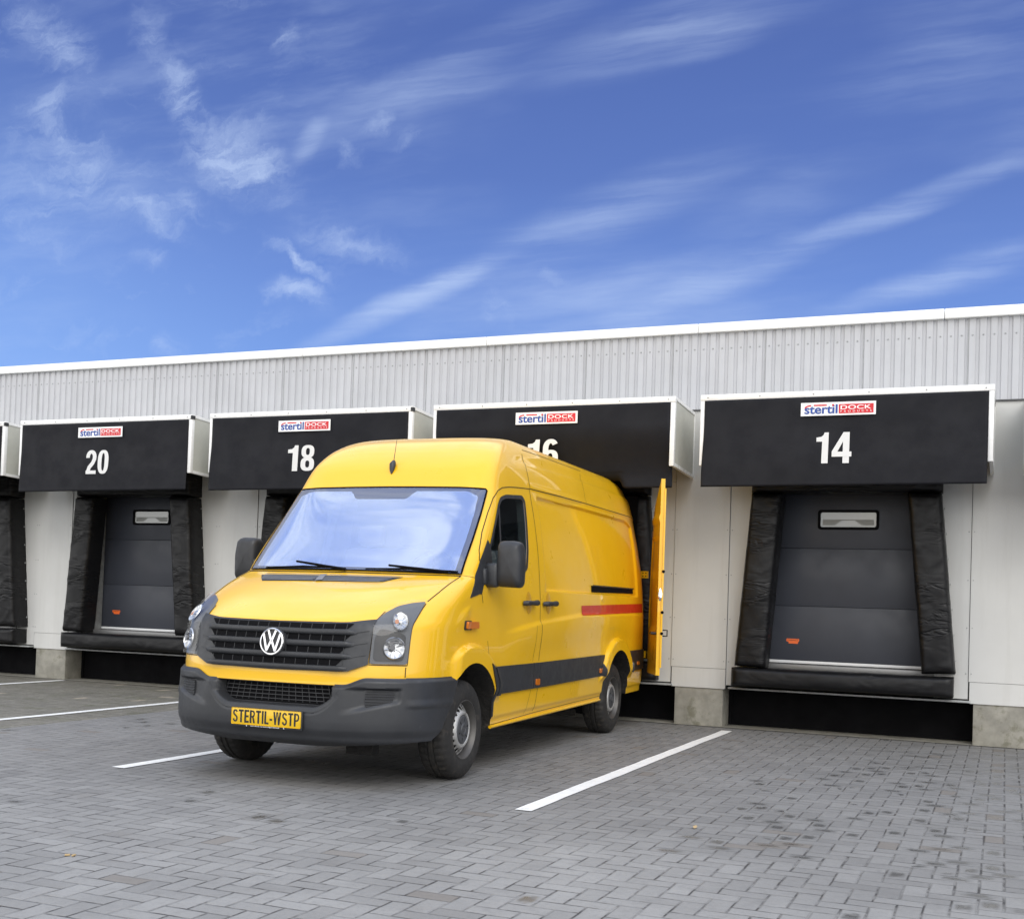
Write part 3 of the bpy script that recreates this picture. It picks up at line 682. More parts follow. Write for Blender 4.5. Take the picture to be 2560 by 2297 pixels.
    # logo board
    lw, lh = .70, .128; lx, lz = 1.345-lw/2, 3.152
    lg = MB().box((lx, yl-.006, lz), (lx+lw, yl, lz+lh)).build('logo_board', LWH, t, smooth=0); q = lw/1332; yy = yl-.0075
    fonttext('blue_lettering', 'stertil', lx+66*q, lz+34*q, 590*q, 168*q, yy, LBL, lg, bold=.019, spacing=1.0)
    bt_ = [o_ for o_ in lg.children if o_.name.startswith('blue_lettering')][0]
    join_into(bt_, fonttext('bl', 'stertil', lx+71*q, lz+33*q, 590*q, 170*q, yy-.0003, LBL, lg, bold=.019))
    rb = MB(); p_ = arc(190, 140, 125, 62, 180, 92, 12); pin = arc(190, 140, 98, 36, 180, 92, 12)
    for i in range(12): rb.add([(lx+a*q, yy-.0004, lz+b*q) for a, b in (p_[i], p_[i+1], pin[i+1], pin[i])], [(0, 1, 2, 3)])
    rb.add([(lx+a*q, yy-.0004, lz+b*q) for a, b in ((232, 178), (465, 178), (465, 204), (232, 204))], [(0, 1, 2, 3)])
    rb.add([(lx+(577+19*math.cos(a*PI/8))*q, yy-.0012, lz+(190+19*math.sin(a*PI/8))*q) for a in range(16)], [tuple(range(16))])
    rb.build('red_swoosh', LRD, lg, smooth=0)
    MB().add([(lx+a*q, yy-.0004, lz+b*q) for a, b in ((682, 32), (1292, 32), (1292, 202), (682, 202))], [(0, 1, 2, 3)]).build('red_field', LRD, lg, smooth=0)
    fonttext('white_lettering', 'DOCK', lx+712*q, lz+104*q, 540*q, 76*q, yy-.001, LWH, lg, bold=.015, spacing=1.05)
    fonttext('small_white_lettering', 'PRODUCTS', lx+712*q, lz+52*q, 545*q, 34*q, yy-.001, LWH, lg, spacing=2.0)
    return t
VX, VY, VTH = -1.8811, -6.0637, .0234
canopy(0, '14', 'black fronted canopy with white frame numbered 14, right of the yellow van', nw=.33)
canopy(1, '16', 'black fronted canopy numbered 16 whose curtain rests on the yellow van', vanx=VX-5.25*math.sin(VTH), nw=.35)
canopy(2, '18', 'black fronted canopy numbered 18 above the windscreen side of the yellow van')
canopy(3, '20', 'black fronted canopy numbered 20 with small white scuffs, left of the van')
canopy(4, '22', 'canopy at the left edge of the photo, only its right end in view')
canopy(-1, '12', 'canopy at the right edge of the photo, only a sliver in view')

# ================================================================= VAN
van = thing('delivery_van', 'yellow high-roof delivery van backed into dock 16 with one rear door open', 'van', (VX, VY, 0), VTH)
NF = 20; NS = 360
def nearest_disp(u, z):
    d = 0.
    # recessed cargo panel
    ztop = 2.118+.012*sst(2.6, 3.9, u)-.05*sst(5.15, 5.5, u)**2
    m_ = sst(2.57, 2.605, u)*sst(5.49-.03*(2.1-z), 5.45-.03*(2.1-z), u)*sst(1.345, 1.362, z)*sst(ztop+.010, ztop-.014, z)
    d -= .022*m_
    # step below the high roof
    if u > 2.3: d += .007*sst(2.165, 2.185, z)*sst(2.235, 2.205, z)*sst(2.4, 2.5, u)
    # upper roof side facet
    zr = 2.335+.055*sst(2.0, 2.5, u)+.02*sst(2.5, 4., u)
    d -= .012*sst(zr-.016, zr+.012, z)*sst(zr+.10, zr+.03, z)*sst(2.1, 2.5, u)
    # belt crease
    zc = 1.0+.09*(u-1.5)/.9 if u < 2.4 else 1.088+.067*min(1, (u-2.4)/1.1)+.018*max(0, (u-3.5)/2)
    f_ = sst(1.55, 2.1, u)*sst(5.75, 5.5, u)
    d += f_*(.018*sst(zc+.018, zc-.016, z)*sst(zc-.30, zc-.05, z))
    # fender crease
    zc = 1.06+.20*(u-.3); d += .010*sst(zc+.018, zc-.014, z)*sst(zc-.14, zc-.03, z)*sst(.45, .6, u)*sst(1.02, .9, u)
    # wheel arch flares
    for uc, ro in ((1.0, .605), (4.665, .60)):
        r = math.hypot(u-uc, (z-.345)*1.0)
        if z > .5: d += .042*sst(ro, ro-.030, r)*sst(.5, .62, z)
    # lower sill inset
    d -= .012*sst(.40, .37, z)
    return d
def zsill(z, u): return z+.055*max(0, (u-1)/4.87)*(1-sst(.34, .62, z))
def shell(off=0., z0=.315, z1=2.63, dz=.012, u_end=None, disp=True, nfront=True, ns=NS):
    zs = []; z = z0
    while z < 2.45: zs.append(z); z += dz
    zs += [2.47, 2.49, 2.505, 2.52, 2.535, 2.548, 2.560, 2.572, 2.582, 2.592, 2.600, 2.608, 2.615, 2.621, 2.626, 2.63]
    zs = [z for z in zs if z <= z1]
    rows = []
    for z in zs:
        ins = .13*(1-sst(.655, .675, z)) if nfront else 0
        uf = lerp_tab(UF, z)+off+ins; w_ = lerp_tab(W, z)-off*(.9 if z < 2.2 else 1.2); c = max(.06, lerp_tab(CC, z)-ins*.6); n = lerp_tab(NN, z); ue = u_end or UR
        half = []
        for i in range(NF):
            th = (PI/2)*(i/NF)
            v = w_*math.sin(th)**(2/n) if th > 0 else 0.; u = uf+c*(1-math.cos(th)**(2/n))
            half.append((v, u))
        us = uf+c
        for i in range(ns+1):
            u = us+(ue-us)*i/ns; v = w_-rearf(u, z)+((nearest_disp(u, z)) if disp else 0)*sst(us-.02, us+.12, u) if True else 0
            half.append((v, u))
        vr = half[-1][0]
        for i in range(1, 5): half.append((vr*(1-i/4), ue+.0*i))
        full = half+[(-v, u) for v, u in reversed(half[1:-1])]
        rows.append([(v, u, zsill(z, u)) for v, u in full])
    n = len(rows[0]); vs = [p for r in rows for p in r]; fs = []
    for j in range(len(rows)-1):
        for i in range(n): fs.append((j*n+i, j*n+(i+1) % n, (j+1)*n+(i+1) % n, (j+1)*n+i))
    # bottom and top caps as strips joining left and right halves
    for j, rev in ((0, False), (len(rows)-1, True)):
        for i in range(0, n//2):
            a, b = (j*n+i), (j*n+i+1); c_, d_ = j*n+(n-i-1) % n, j*n+(n-i) % n
            q = [a, b, c_, d_] if i > 0 else [a, b, c_]
            if i+1 == n-i-1: q = [a, b, d_]
            q = list(dict.fromkeys(q)); 
            if len(q) >= 3: fs.append(tuple(q))
    return vs, fs
def disp_side(u, z): return nearest_disp(u, z)
def Sv(u, z): return V(u, z)+nearest_disp(u, z)*sst(.5, .75, u)
def sidep(u, z, off, sg=1):
    e = .004; a = (Sv(u+e, z)-Sv(u-e, z))/(2*e); b = (Sv(u, z+e)-Sv(u, z-e))/(2*e); n = Vector((1, -a, -b)).normalized()
    p = Vector((Sv(u, z), u, zsill(z, u)))+n*off; return Vector((p.x*sg, p.y, p.z))
def frontp(v, z, off, sg=1):
    e = .003; w_ = lerp_tab(W, z); v = max(-w_*.985, min(w_*.985, v))
    a = (U(v+e, z)-U(v-e, z))/(2*e); b = (U(v, z+e)-U(v, z-e))/(2*e); n = Vector((a, -1, b)).normalized()
    p = Vector((v, U(v, z), z))+n*off; return p
def clip(poly, ax, val, keep_gt):
    out = []; n = len(poly)
    for i in range(n):
        a, b = poly[i], poly[(i+1) % n]; da = (a[ax]-val)*(1 if keep_gt else -1); db = (b[ax]-val)*(1 if keep_gt else -1)
        if da >= 0: out.append(a)
        if (da > 0 and db < 0) or (da < 0 and db > 0):
            t = da/(da-db); out.append((a[0]+(b[0]-a[0])*t, a[1]+(b[1]-a[1])*t))
    return out
def patch(poly, fn, off, gx, gy, thick=0., mb=None, mi=0, offf=None):
    mb = mb or MB(); x0 = min(p[0] for p in poly); x1 = max(p[0] for p in poly); y0 = min(p[1] for p in poly); y1 = max(p[1] for p in poly)
    nx = max(1, math.ceil((x1-x0)/gx)); ny = max(1, math.ceil((y1-y0)/gy)); V_ = {}; vs = []; fs = []
    def vid(p):
        k_ = (round(p[0], 5), round(p[1], 5))
        if k_ not in V_: V_[k_] = len(vs); vs.append(k_)
        return V_[k_]
    for i in range(nx):
        a, b = x0+(x1-x0)*i/nx, x0+(x1-x0)*(i+1)/nx
        col_ = clip(clip(poly, 0, a, True), 0, b, False)
        if len(col_) < 3: continue
        for j in range(ny):
            c, d = y0+(y1-y0)*j/ny, y0+(y1-y0)*(j+1)/ny
            q = clip(clip(col_, 1, c, True), 1, d, False)
            ids = []
            for p in q:
                k_ = vid(p)
                if not ids or ids[-1] != k_: ids.append(k_)
            if ids and ids[0] == ids[-1]: ids.pop()
            if len(set(ids)) == len(ids) and len(ids) >= 3: fs.append(tuple(ids))
    of = (lambda p: offf(*p)) if offf else (lambda p: off)
    top = [fn(p[0], p[1], of(p)) for p in vs]
    if thick:
        cnt = {}
        for f in fs:
            for i in range(len(f)): e = (f[i], f[(i+1) % len(f)]); cnt[e] = cnt.get(e, 0)+1
        bot = [fn(p[0], p[1], of(p)-thick) for p in vs]; n = len(vs)
        fs2 = [(a, b, b+n, a+n) for (a, b) in cnt if (b, a) not in cnt]
        mb.add(top+bot, fs+fs2, mi)
    else: mb.add(top, fs, mi)
    return mb
def densify(pts, step=.02):
    o = []
    for i in range(len(pts)-1):
        a, b = pts[i], pts[i+1]; n = max(1, int(math.hypot(b[0]-a[0], b[1]-a[1])/step))
        o += [(a[0]+(b[0]-a[0])*k/n, a[1]+(b[1]-a[1])*k/n) for k in range(n)]
    return o+[pts[-1]]
def ribbon(pts, fn, width, off=.0015, mb=None, mi=0):
    mb = mb or MB(); p = densify(pts); P = [fn(a, b, off) for a, b in p]; P0 = [fn(a, b, off-.01) for a, b in p]; n = len(P); L_ = []; R2 = []
    for i in range(n):
        t = (P[min(i+1, n-1)]-P[max(i-1, 0)]).normalized(); nn = (P[i]-P0[i]).normalized(); s = t.cross(nn).normalized()*width/2
        L_.append(P[i]+s); R2.append(P[i]-s)
    mb.add(L_+R2, [(i, i+1, n+i+1, n+i) for i in range(n-1)], mi); return mb
def roundpoly(pts, r=.03, n=5):
    o = []; m_ = len(pts)
    for i in range(m_):
        a, b, c = Vector(pts[i-1]), Vector(pts[i]), Vector(pts[(i+1) % m_]); d1 = (a-b); d2 = (c-b); q = min(r, d1.length*.45, d2.length*.45)
        p1 = b+d1.normalized()*q; p2 = b+d2.normalized()*q
        for k in range(n+1):
            t = k/n; p = p1*(1-t)**2+b*2*t*(1-t)+p2*t*t; o.append((p.x, p.y))
    return o

# --- body shell with real openings (wheel arches, cab, windows)
vs, fs = shell()
sh = MB().add(vs, fs).build('body', [YEL, LINE, CAV], None, 30)
cut = []
def cutter(mb, mi):
    o = mb.build('c', [YEL, LINE, CAV], None, smooth=0); 
    for p in o.data.polygons: p.material_index = mi
    md = sh.modifiers.new('b', 'BOOLEAN'); md.operation = 'DIFFERENCE'; md.object = o; md.solver = 'EXACT'; cut.append(o)
for uc, r, zc in ((1.0, .462, .35), (4.665, .462, .355)):
    for sg in (1, -1):
        mb = MB(); k_ = 48
        poly = [(uc+r*math.cos(2*PI*i/k_), zc+r*math.sin(2*PI*i/k_)) for i in range(k_)]
        if uc == 1.0: poly = [(a-.0*(b < .5), b) for a, b in poly]
        mb.prism(poly, lambda a, b: (sg*.58, a, b), lambda a, b: (sg*1.2, a, b)); cutter(mb, 1)
cb = MB().box((-1.2, -.3, 0), (1.2, .605, .43)); cutter(cb, 1)
# cab cavity
vs, fs = shell(off=.075, z0=.95, z1=2.25, dz=.06, u_end=2.50, disp=False, nfront=False, ns=20)
cutter(MB().add(vs, fs), 2)
WSP = [(-.862, 1.424), (-.50, 1.428), (0, 1.432), (.50, 1.428), (.862, 1.424), (.845, 1.68), (.826, 1.88), (.803, 2.068), (.79, 2.082), (.60, 2.090), (.30, 2.094), (0, 2.096), (-.30, 2.094), (-.60, 2.090), (-.79, 2.082), (-.803, 2.068), (-.826, 1.88), (-.845, 1.68)]
def inset(poly, d):
    c = Vector((sum(p[0] for p in poly)/len(poly), sum(p[1] for p in poly)/len(poly))); o = []
    for p in poly:
        q = Vector(p)-c; o.append((c.x+q.x*(1-d/max(.2, abs(q.x)+.2)), c.y+q.y*(1-d/max(.2, abs(q.y)+.1))))
    return o
def densepoly(p, step=.03): return densify(p+[p[0]], step)[:-1]
WSO = [(v_*.955, 1.758+(z_-1.758)*.92) for v_, z_ in WSP]
def solid_patch(poly, fn, o1, o0, gx, gy):
    return patch(poly, fn, o1, gx, gy, thick=0.), patch(poly, fn, o0, gx, gy)
mbx = MB(); wp = densepoly(WSO, .08)
mbx.prism([(a, b) for a, b in wp], lambda a, b: tuple(frontp(a, b, 0)+Vector((0, -.25, .0))), lambda a, b: tuple(frontp(a, b, 0)+Vector((0, .30, 0)))); cutter(mbx, 2)
WIN = roundpoly([(1.300, 1.545), (1.655, 1.985), (1.725, 2.040), (1.85, 2.070), (2.215, 2.100), (2.272, 2.065), (2.205, 1.66), (2.155, 1.515), (2.06, 1.465), (1.90, 1.462), (1.30, 1.490)], .03, 4)
WINI = roundpoly([(1.345, 1.560), (1.68, 1.970), (1.74, 2.015), (1.86, 2.042), (2.19, 2.068), (2.235, 2.045), (2.172, 1.67), (2.12, 1.535), (2.05, 1.495), (1.90, 1.492), (1.345, 1.515)], .03, 4)
def subd(p, k=8):
    n = len(p); return [(p[i][0]+(p[(i+1) % n][0]-p[i][0])*q/k, p[i][1]+(p[(i+1) % n][1]-p[i][1])*q/k) for i in range(n) for q in range(k)]
WIN = subd(WIN); WINI = subd(WINI)
for sg in (1, -1):
    mbx = MB().prism(WINI, lambda a, b: (sg*.60, a, b), lambda a, b: (sg*1.2, a, b)); cutter(mbx, 2)
dg = bpy.context.evaluated_depsgraph_get(); me = bpy.data.meshes.new_from_object(sh.evaluated_get(dg))
sh.modifiers.clear(); sh.data = me; sh.parent = van; me.shade_smooth(); me.set_sharp_from_angle(angle=rad(32))
for o in cut: bpy.data.objects.remove(o, do_unlink=True)
body = sh

# --- doors and bonnet as panels of their own, split from the shell along the shut lines
def inpoly(p, poly):
    c = False; j = len(poly)-1
    for i in range(len(poly)):
        if (poly[i][1] > p[1]) != (poly[j][1] > p[1]) and p[0] < (poly[j][0]-poly[i][0])*(p[1]-poly[i][1])/(poly[j][1]-poly[i][1])+poly[i][0]: c = not c
        j = i
    return c
def split(name, test):
    src = bmesh.new(); src.from_mesh(body.data); new = src.copy()
    for bm_, keep in ((src, False), (new, True)):
        kill = [f for f in bm_.faces if test(f) != keep]
        bmesh.ops.delete(bm_, geom=kill, context='FACES')
    src.to_mesh(body.data); src.free(); me_ = bpy.data.meshes.new(name); new.to_mesh(me_); new.free()
    for m_ in (YEL, LINE, CAV): me_.materials.append(m_)
    o_ = bpy.data.objects.new(name, me_); col.objects.link(o_); o_.parent = van; return o_
FD = [(1.205, 1.10), (1.19, 1.295), (1.195, 1.53), (1.235, 1.61), (1.34, 1.745), (1.48, 1.90), (1.60, 2.02), (1.70, 2.085), (1.80, 2.118), (1.95, 2.138), (2.15, 2.155), (2.418, 2.172), (2.424, 1.70), (2.412, 1.09), (2.405, .78), (2.345, .365), (1.47, .34), (1.45, .70), (1.36, .85)]
SLD = [(2.424, 2.172), (3.95, 2.188), (3.97, .37), (2.35, .365), (2.41, .78), (2.418, 1.09)]
FDO = {}; SDO = {}
for sg in (1, -1):
    def tst(poly, sg=sg): return lambda f: f.material_index == 0 and (lambda c: c.x*sg > .62 and inpoly((c.y, c.z), poly))(f.calc_center_median())
    FDO[sg] = split('front_door', tst(FD)); SDO[sg] = split('sliding_door', tst(SLD))
HD_ = lambda z_: .842+.026*(z_-1.226)/.186
bonnet = split('bonnet', lambda f: f.material_index == 0 and (lambda c: 1.068 < c.z < 1.413 and c.y < 1.05 and abs(c.x) < (.66+(c.z-1.09)*1.35 if c.z < 1.226 else HD_(c.z)) and c.y > .0)(f.calc_center_median()))
# --- cab interior
MB().box((-.86, .95, .95), (.86, 1.38, 1.375), .05).box((.28, 1.12, 1.36), (.76, 1.34, 1.44), .03).build('dashboard', DASH, van)
st = MB(); pts = [(.42+.19*math.cos(t*PI/16), 1.46+.06*math.sin(t*PI/16), 1.42+.18*math.sin(t*PI/16)) for t in range(33)]
st.tube(pts, .014, 8, cap=False); st.tube([(.42, 1.36, 1.30), (.42, 1.46, 1.42)], .03, 8); st.tube([(.24, 1.46, 1.42), (.60, 1.46, 1.42)], .014, 8)
for a in range(1): pass
stw = st.build('steering_wheel', PLB, van)
for xc, wd in ((.42, .50), (-.40, .86)):
    s_ = MB(); s_.box((xc-wd/2, 1.75, .95), (xc+wd/2, 2.25, 1.12), .05)
    Mx = Matrix.Translation((0, 2.25, 1.08)) @ Matrix.Rotation(rad(-14), 4, 'X')
    s_.box((xc-wd/2+.02, -.07, 0), (xc+wd/2-.02, .06, .60), .05, M=Mx)
    for hx in ((xc,) if wd < .6 else (xc-.2, xc+.2)): s_.box((hx-.12, -.05, .63), (hx+.12, .05, .80), .04, M=Mx)
    s_.build('seat', SEAT, van)

# --- glazing
WINOBJ = {}
def fp(v, z, off): return frontp(v, z, off)
WINDS = patch(WSP, fp, .008, .06, .05).build('windscreen', WSG, van, 60)
# black printed border under the glass, wider at the top centre
def ringpatch(outer, inner, fn, off):
    mb = MB(); n = len(outer); a = [fn(p[0], p[1], off) for p in outer]; b = [fn(p[0], p[1], off) for p in inner]
    mid = [fn((p[0]+q[0])/2, (p[1]+q[1])/2, off) for p, q in zip(outer, inner)]
    mb.add(a+mid+b, [(i, (i+1) % n, n+(i+1) % n, n+i) for i in range(n)]+[(n+i, n+(i+1) % n, 2*n+(i+1) % n, 2*n+i) for i in range(n)]); return mb
wo_ = densepoly(WSP, .03); cz = 1.758
def win_in(p):
    v_, z_ = p; v2 = v_*.948; z2 = 1.762+(z_-1.762)*.925
    if z_ > 1.95: z2 = min(z2, 2.062); z2 -= .065*sst(.30, .22, abs(v_+.03))
    if z_ < 1.5: z2 = max(z2, 1.450)
    if z_ > 1.95 and abs(v_) > .7: z2 -= .03*sst(.7, .8, abs(v_))
    return v2, z2
ringpatch(wo_, [win_in(p) for p in wo_], fp, .0035).build('screen_border', PLB, WINDS, 60)
patch([win_in(p) for p in wo_], fp, .0055, .06, .05).build('added_glare_sheet', GLARE, WINDS, 60)  # extra mirroring sheet under the glass, added to brighten the screen
ribbon([p for p in WSP]+[WSP[0]], fp, .014, .009).build('rubber_seal', BLK, WINDS, 60)
# wipers
def wiper(piv, joint, b0, b1):
    wi = MB()
    wi.tube([frontp(*piv, .02), frontp(*joint, .045)], [.011, .008], 8)
    wi.tube([frontp(*b0, .018), frontp(*((b0[0]+b1[0])/2, (b0[1]+b1[1])/2+.006), .022), frontp(*b1, .018)], [.006, .009, .006], 6)
    wi.build('wiper', BLK, van)
wiper((-.02, 1.425), (-.44, 1.462), (-.70, 1.428), (-.06, 1.440)); wiper((.78, 1.424), (.33, 1.447), (.14, 1.436), (.84, 1.432))
for sg in (1, -1):
    def sp(u, z, off, sg=sg): return sidep(u, z, off, sg)
    ww = patch(WINI, sp, -.004, .05, .05).build('side_window', SDG, van, 60)
    fr = ringpatch(WIN, [min(WINI, key=lambda q: (q[0]-p[0])**2+(q[1]-p[1])**2) for p in WIN], sp, .003) if False else ringpatch(WIN, WINI, sp, .003)
    join_into(ww, fr.build('window_frame', PLB, van, 60))
    ribbon([(1.655, 1.95), (1.625, 1.80), (1.60, 1.66), (1.585, 1.50)], sp, .030, .004).build('window_divider', PLB, van, 60)
    join_into(ww, bpy.data.objects['window_divider']); WINOBJ[sg] = ww
# --- shut lines
for sg in (1, -1):
    def sp(u, z, off, sg=sg): return sidep(u, z, off, sg)
    g = MB()
    for ln in ([(1.205, 1.23), (1.19, 1.295), (1.02, 1.30)], [(1.195, 1.53), (1.235, 1.61), (1.34, 1.745), (1.48, 1.90), (1.60, 2.02), (1.70, 2.085), (1.80, 2.118), (1.95, 2.138), (2.15, 2.155), (2.418, 2.172)],
               [(2.419, 2.172), (2.421, 1.95), (2.424, 1.70), (2.418, 1.40), (2.412, 1.09), (2.420, 1.03), (2.414, .90), (2.405, .78)], [(2.405, .56), (2.38, .46), (2.345, .365)],
               [(2.419, 2.174), (2.70, 2.178), (3.154, 2.186), (3.94, 2.191), (5.2, 2.192), (5.72, 2.19)], [(2.436, 2.18), (2.45, 2.36), (2.50, 2.47)]):
        ribbon(ln, sp, .0075, .0018, g)
    for ln in ([(1.415, .335), (2.345, .350), (3.2, .355), (4.21, .357)], [(2.30, 1.065), (2.288, .93), (2.262, .78)], [(2.25, .56), (2.20, .46), (2.15, .36)], [(3.95, 2.19), (3.99, 2.38), (4.10, 2.49)],
               [(1.015, 1.418), (1.10, 1.405)], [(1.30, .96), (1.335, .86), (1.37, .775)]):
        ribbon(ln, sp, .0045, .0016, g)
    ribbon([(2.58, 2.515), (3.0, 2.522), (3.6, 2.526), (4.2, 2.528)], sp, .006, .002, g)
    join_into(body, g.build('shut_lines', GAP, van, 60))
g = MB()
for sg in (1, -1):
    ribbon([(sg*.868, 1.412), (sg*.862, 1.36), (sg*.855, 1.29), (sg*.842, 1.226)], fp, .0075, .0018, g)
    ribbon([(sg*.845, .80), (sg*.845, .735)], fp, .006, .0018, g)
    ribbon([(sg*.845, 1.21), (sg*.850, 1.10), (sg*.850, .98), (sg*.850, .812), (sg*.65, .812), (sg*.648, .96), (sg*.643, 1.09), (sg*.655, 1.15)], fp, .006, .004, g)
ribbon([(-.868, 1.412), (-.5, 1.414), (0, 1.418), (.5, 1.414), (.868, 1.412)], fp, .016, .003, g)
ribbon([(-.66, 1.090), (-.50, 1.072), (0, 1.066), (.50, 1.072), (.66, 1.090)], fp, .008, .003, g)
join_into(body, g.build('front_shut_lines', GAP, van, 60))

for sg in (1, -1): WINOBJ[sg].parent = FDO[sg]
# --- hood vent
VT = [(-.668, 1.382), (-.30, 1.388), (.0, 1.391), (.486, 1.389), (.40, 1.352), (0, 1.346), (-.30, 1.343), (-.56, 1.336)]
hv = patch(VT, fp, .003, .05, .01, .004).build('bonnet_vent', PLB, bonnet, 60)
mb = MB()
for i in range(6):
    z_ = 1.342+.0085*i+.003; ribbon([(-.60-.012*i+.02, z_), (-.15, z_+.003)], fp, .011, .009, mb); ribbon([(-.10, z_+.003), (.385+.016*i, z_+.001)], fp, .011, .009, mb)
join_into(hv, mb.build('vent_slats', mat('vent_slat_grey', (.15, .155, .165), .45), van, smooth=0))
join_into(hv, ribbon([(-.15, 1.392), (-.10, 1.345)], fp, .05, .010).build('vent_divider', mat('vent_divider_grey', (.17, .17, .18), .5), van, smooth=0))

# --- antenna
mb = MB(); b0 = frontp(-.018, 2.21, 0); b1 = frontp(-.028, 2.30, 0); nn = (frontp(0, 2.26, .1)-frontp(0, 2.26, 0)).normalized()
mid = (b0+b1)/2
mb.tube([b0+nn*.002, b0*.65+b1*.35+nn*.014, b0*.3+b1*.7+nn*.024, b1+nn*.020, b1+nn*.018+(b1-b0)*.14], [.006, .020, .026, .016, .005], 12)
mb.tube([b1+nn*.022, b1+nn*.07+Vector((0, .08, .15))], [.003, .0018], 6)
mb.build('antenna', PLB, van)

# --- headlights
HL = roundpoly([(.650, .818), (.651, .96), (.646, 1.096), (.662, 1.143), (.703, 1.189), (.77, 1.212), (.838, 1.224), (.846, 1.15), (.849, 1.02), (.849, .818)], .015, 3)
for sg in (1, -1):
    def fs_(v, z, off, sg=sg):
        p = frontp(v, z, off); return Vector((p.x*sg, p.y, p.z))
    hl = patch(HL, fs_, .004, .02, .02, .006).build('headlight', HSG, van, 60)
    # darker inner surround and two chrome reflectors with faceted bowls
    patch(roundpoly([(.668, .835), (.664, .99), (.69, 1.045), (.74, 1.03), (.80, 1.02), (.828, 1.00), (.830, .835)], .03, 4), fs_, .0075, .02, .02).build('lower_surround', mat('lamp_surround', (.018, .019, .021), .4), hl, 60)
    for (cv, cz_, rv, rz_) in ((.776, .918, .068, .080), (.783, 1.083, .050, .064)):
        c0 = fs_(cv, cz_, .006); ex = (fs_(cv+.01, cz_, .012)-fs_(cv-.01, cz_, .012)).normalized(); n_ = (fs_(cv, cz_, .02)-c0).normalized(); ez = n_.cross(ex).normalized(); ez = ez if ez.z > 0 else -ez
        n_ = (n_*.72+Vector((sg*.25, -1, .05))*.28).normalized(); ex = n_.cross(Vector((0, 0, 1))).normalized(); ez = n_.cross(ex).normalized(); ez = ez if ez.z > 0 else -ez; c0 = c0+n_*.012
        mb = MB(); vs = []; fs = []; K = 40; prof = [(1.0, .003), (.93, .010), (.90, .004), (.70, -.004), (.45, -.008), (.22, -.009), (.20, .008), (.0, .010)]
        R0 = .073 if rz_ > .07 else .056
        for k in range(K):
            th = 2*PI*k/K
            for q, (r_, h_) in enumerate(prof):
                fac = (.0030 if (k//3) % 2 else 0) if 2 <= q <= 4 else 0
                vs.append(c0+ex*math.cos(th)*R0*r_*(1 if R0 > .06 else .92)+ez*math.sin(th)*R0*r_*(1 if R0 > .06 else 1.30)+n_*(h_+fac))
        n = len(prof)
        for k in range(K):
            for i in range(n-1): fs.append((k*n+i, k*n+i+1, ((k+1) % K)*n+i+1, ((k+1) % K)*n+i))
        mb.add(vs, fs); mb.build('reflector', REF, hl, 20)
        if R0 > .06:
            sh_b = MB().tube([c0+ex*.012+ez*.004+n_*.002, c0+ex*.012+ez*.004+n_*.018], [.021, .017], 14).tube([c0-ex*.050+ez*.030+n_*.003, c0-ex*.008+ez*.038+n_*.006, c0+ex*.040+ez*.028+n_*.003], .006, 8)
            sh_b.build('bulb_shield', mat('bulb_shield_grey', (.10, .10, .105), .3), hl)
        if R0 < .06:
            MB().add([c0+ex*(.024+.013*math.cos(a*PI/8))+ez*(-.010+.018*math.sin(a*PI/8))+n_*.011 for a in range(16)], [tuple(range(16))]).build('indicator_bulb', mat('amber_bulb', (.45, .20, .10), .3), hl, smooth=0)
    patch(HL, fs_, .028, .02, .02).build('lens', LENS, hl, 60)

# --- grille
GR = [(-.660, 1.088), (-.505, 1.066), (0, 1.060), (.505, 1.066), (.648, 1.090), (.644, .812), (.522, .764), (0, .756), (-.522, .764), (-.644, .812)]
def gp(v, z, off): return frontp(v, z, off+.013*max(0, 1-abs(abs(v)-.525)/.20))
gr = patch(GR, gp, .010, .05, .04, .012).build('grille', PLA, van, 60)
slots = [(1.056, 1.024, .53), (.992, .950, .525), (.914, .873, .505), (.836, .797, .49)]
def gp(v, z, off): return frontp(v, z, off+.013*max(0, 1-abs(abs(v)-.525)/.20))
mb = MB(); fins = MB(); bars = MB()
for zt_, zb_, hw in slots:
    patch([(-hw, zt_), (hw, zt_), (hw-.04, zb_), (-hw+.04, zb_)], gp, .0125, .05, .02, 0, mb)
    for i in range(-6, 7):
        ribbon([(i*.08+.01, zb_), (i*.08+.01, zt_-.004)], gp, .004, .015, fins)
gs_ = mb.build('grille_slot', BLK, gr, 60); join_into(gs_, fins.build('grille_fins', PLB, gr, smooth=0))
def slat(zc, h, hw, out, ends=.09):
    """bar with a rounded top lip, running across and dying out on the solid corners"""
    n = 60; prof = [(-.5, .000), (-.46, .55), (-.30, .85), (.0, 1.0), (.34, .92), (.46, .6), (.5, 0)]
    vs = []; fs = []
    for i in range(n+1):
        v_ = -hw+2*hw*i/n; k_ = sst(0, ends, hw-abs(v_)); zz = zc
        for a, b in prof:
            vs.append(gp(v_, zz+a*h*(.55+.45*k_), .010+out*b*k_+.001))
    m_ = len(prof)
    for i in range(n):
        for j in range(m_-1): fs.append((i*m_+j, i*m_+j+1, (i+1)*m_+j+1, (i+1)*m_+j))
    bars.add(vs, fs)
slat(1.006, .036, .560, .022, .05); slat(.932, .040, .550, .024, .05); slat(.855, .038, .54, .024, .05); slat(.779, .036, .52, .018, .05)
for zc_ in (1.000, .925, .848):
    for s2_ in (1, -1): ribbon([(s2_*.535, zc_), (s2_*.56, zc_+.010), (s2_*.628, zc_+.024)], gp, .007, .0155, bars)
bars.build('grille_bar', PLA, gr, 40)
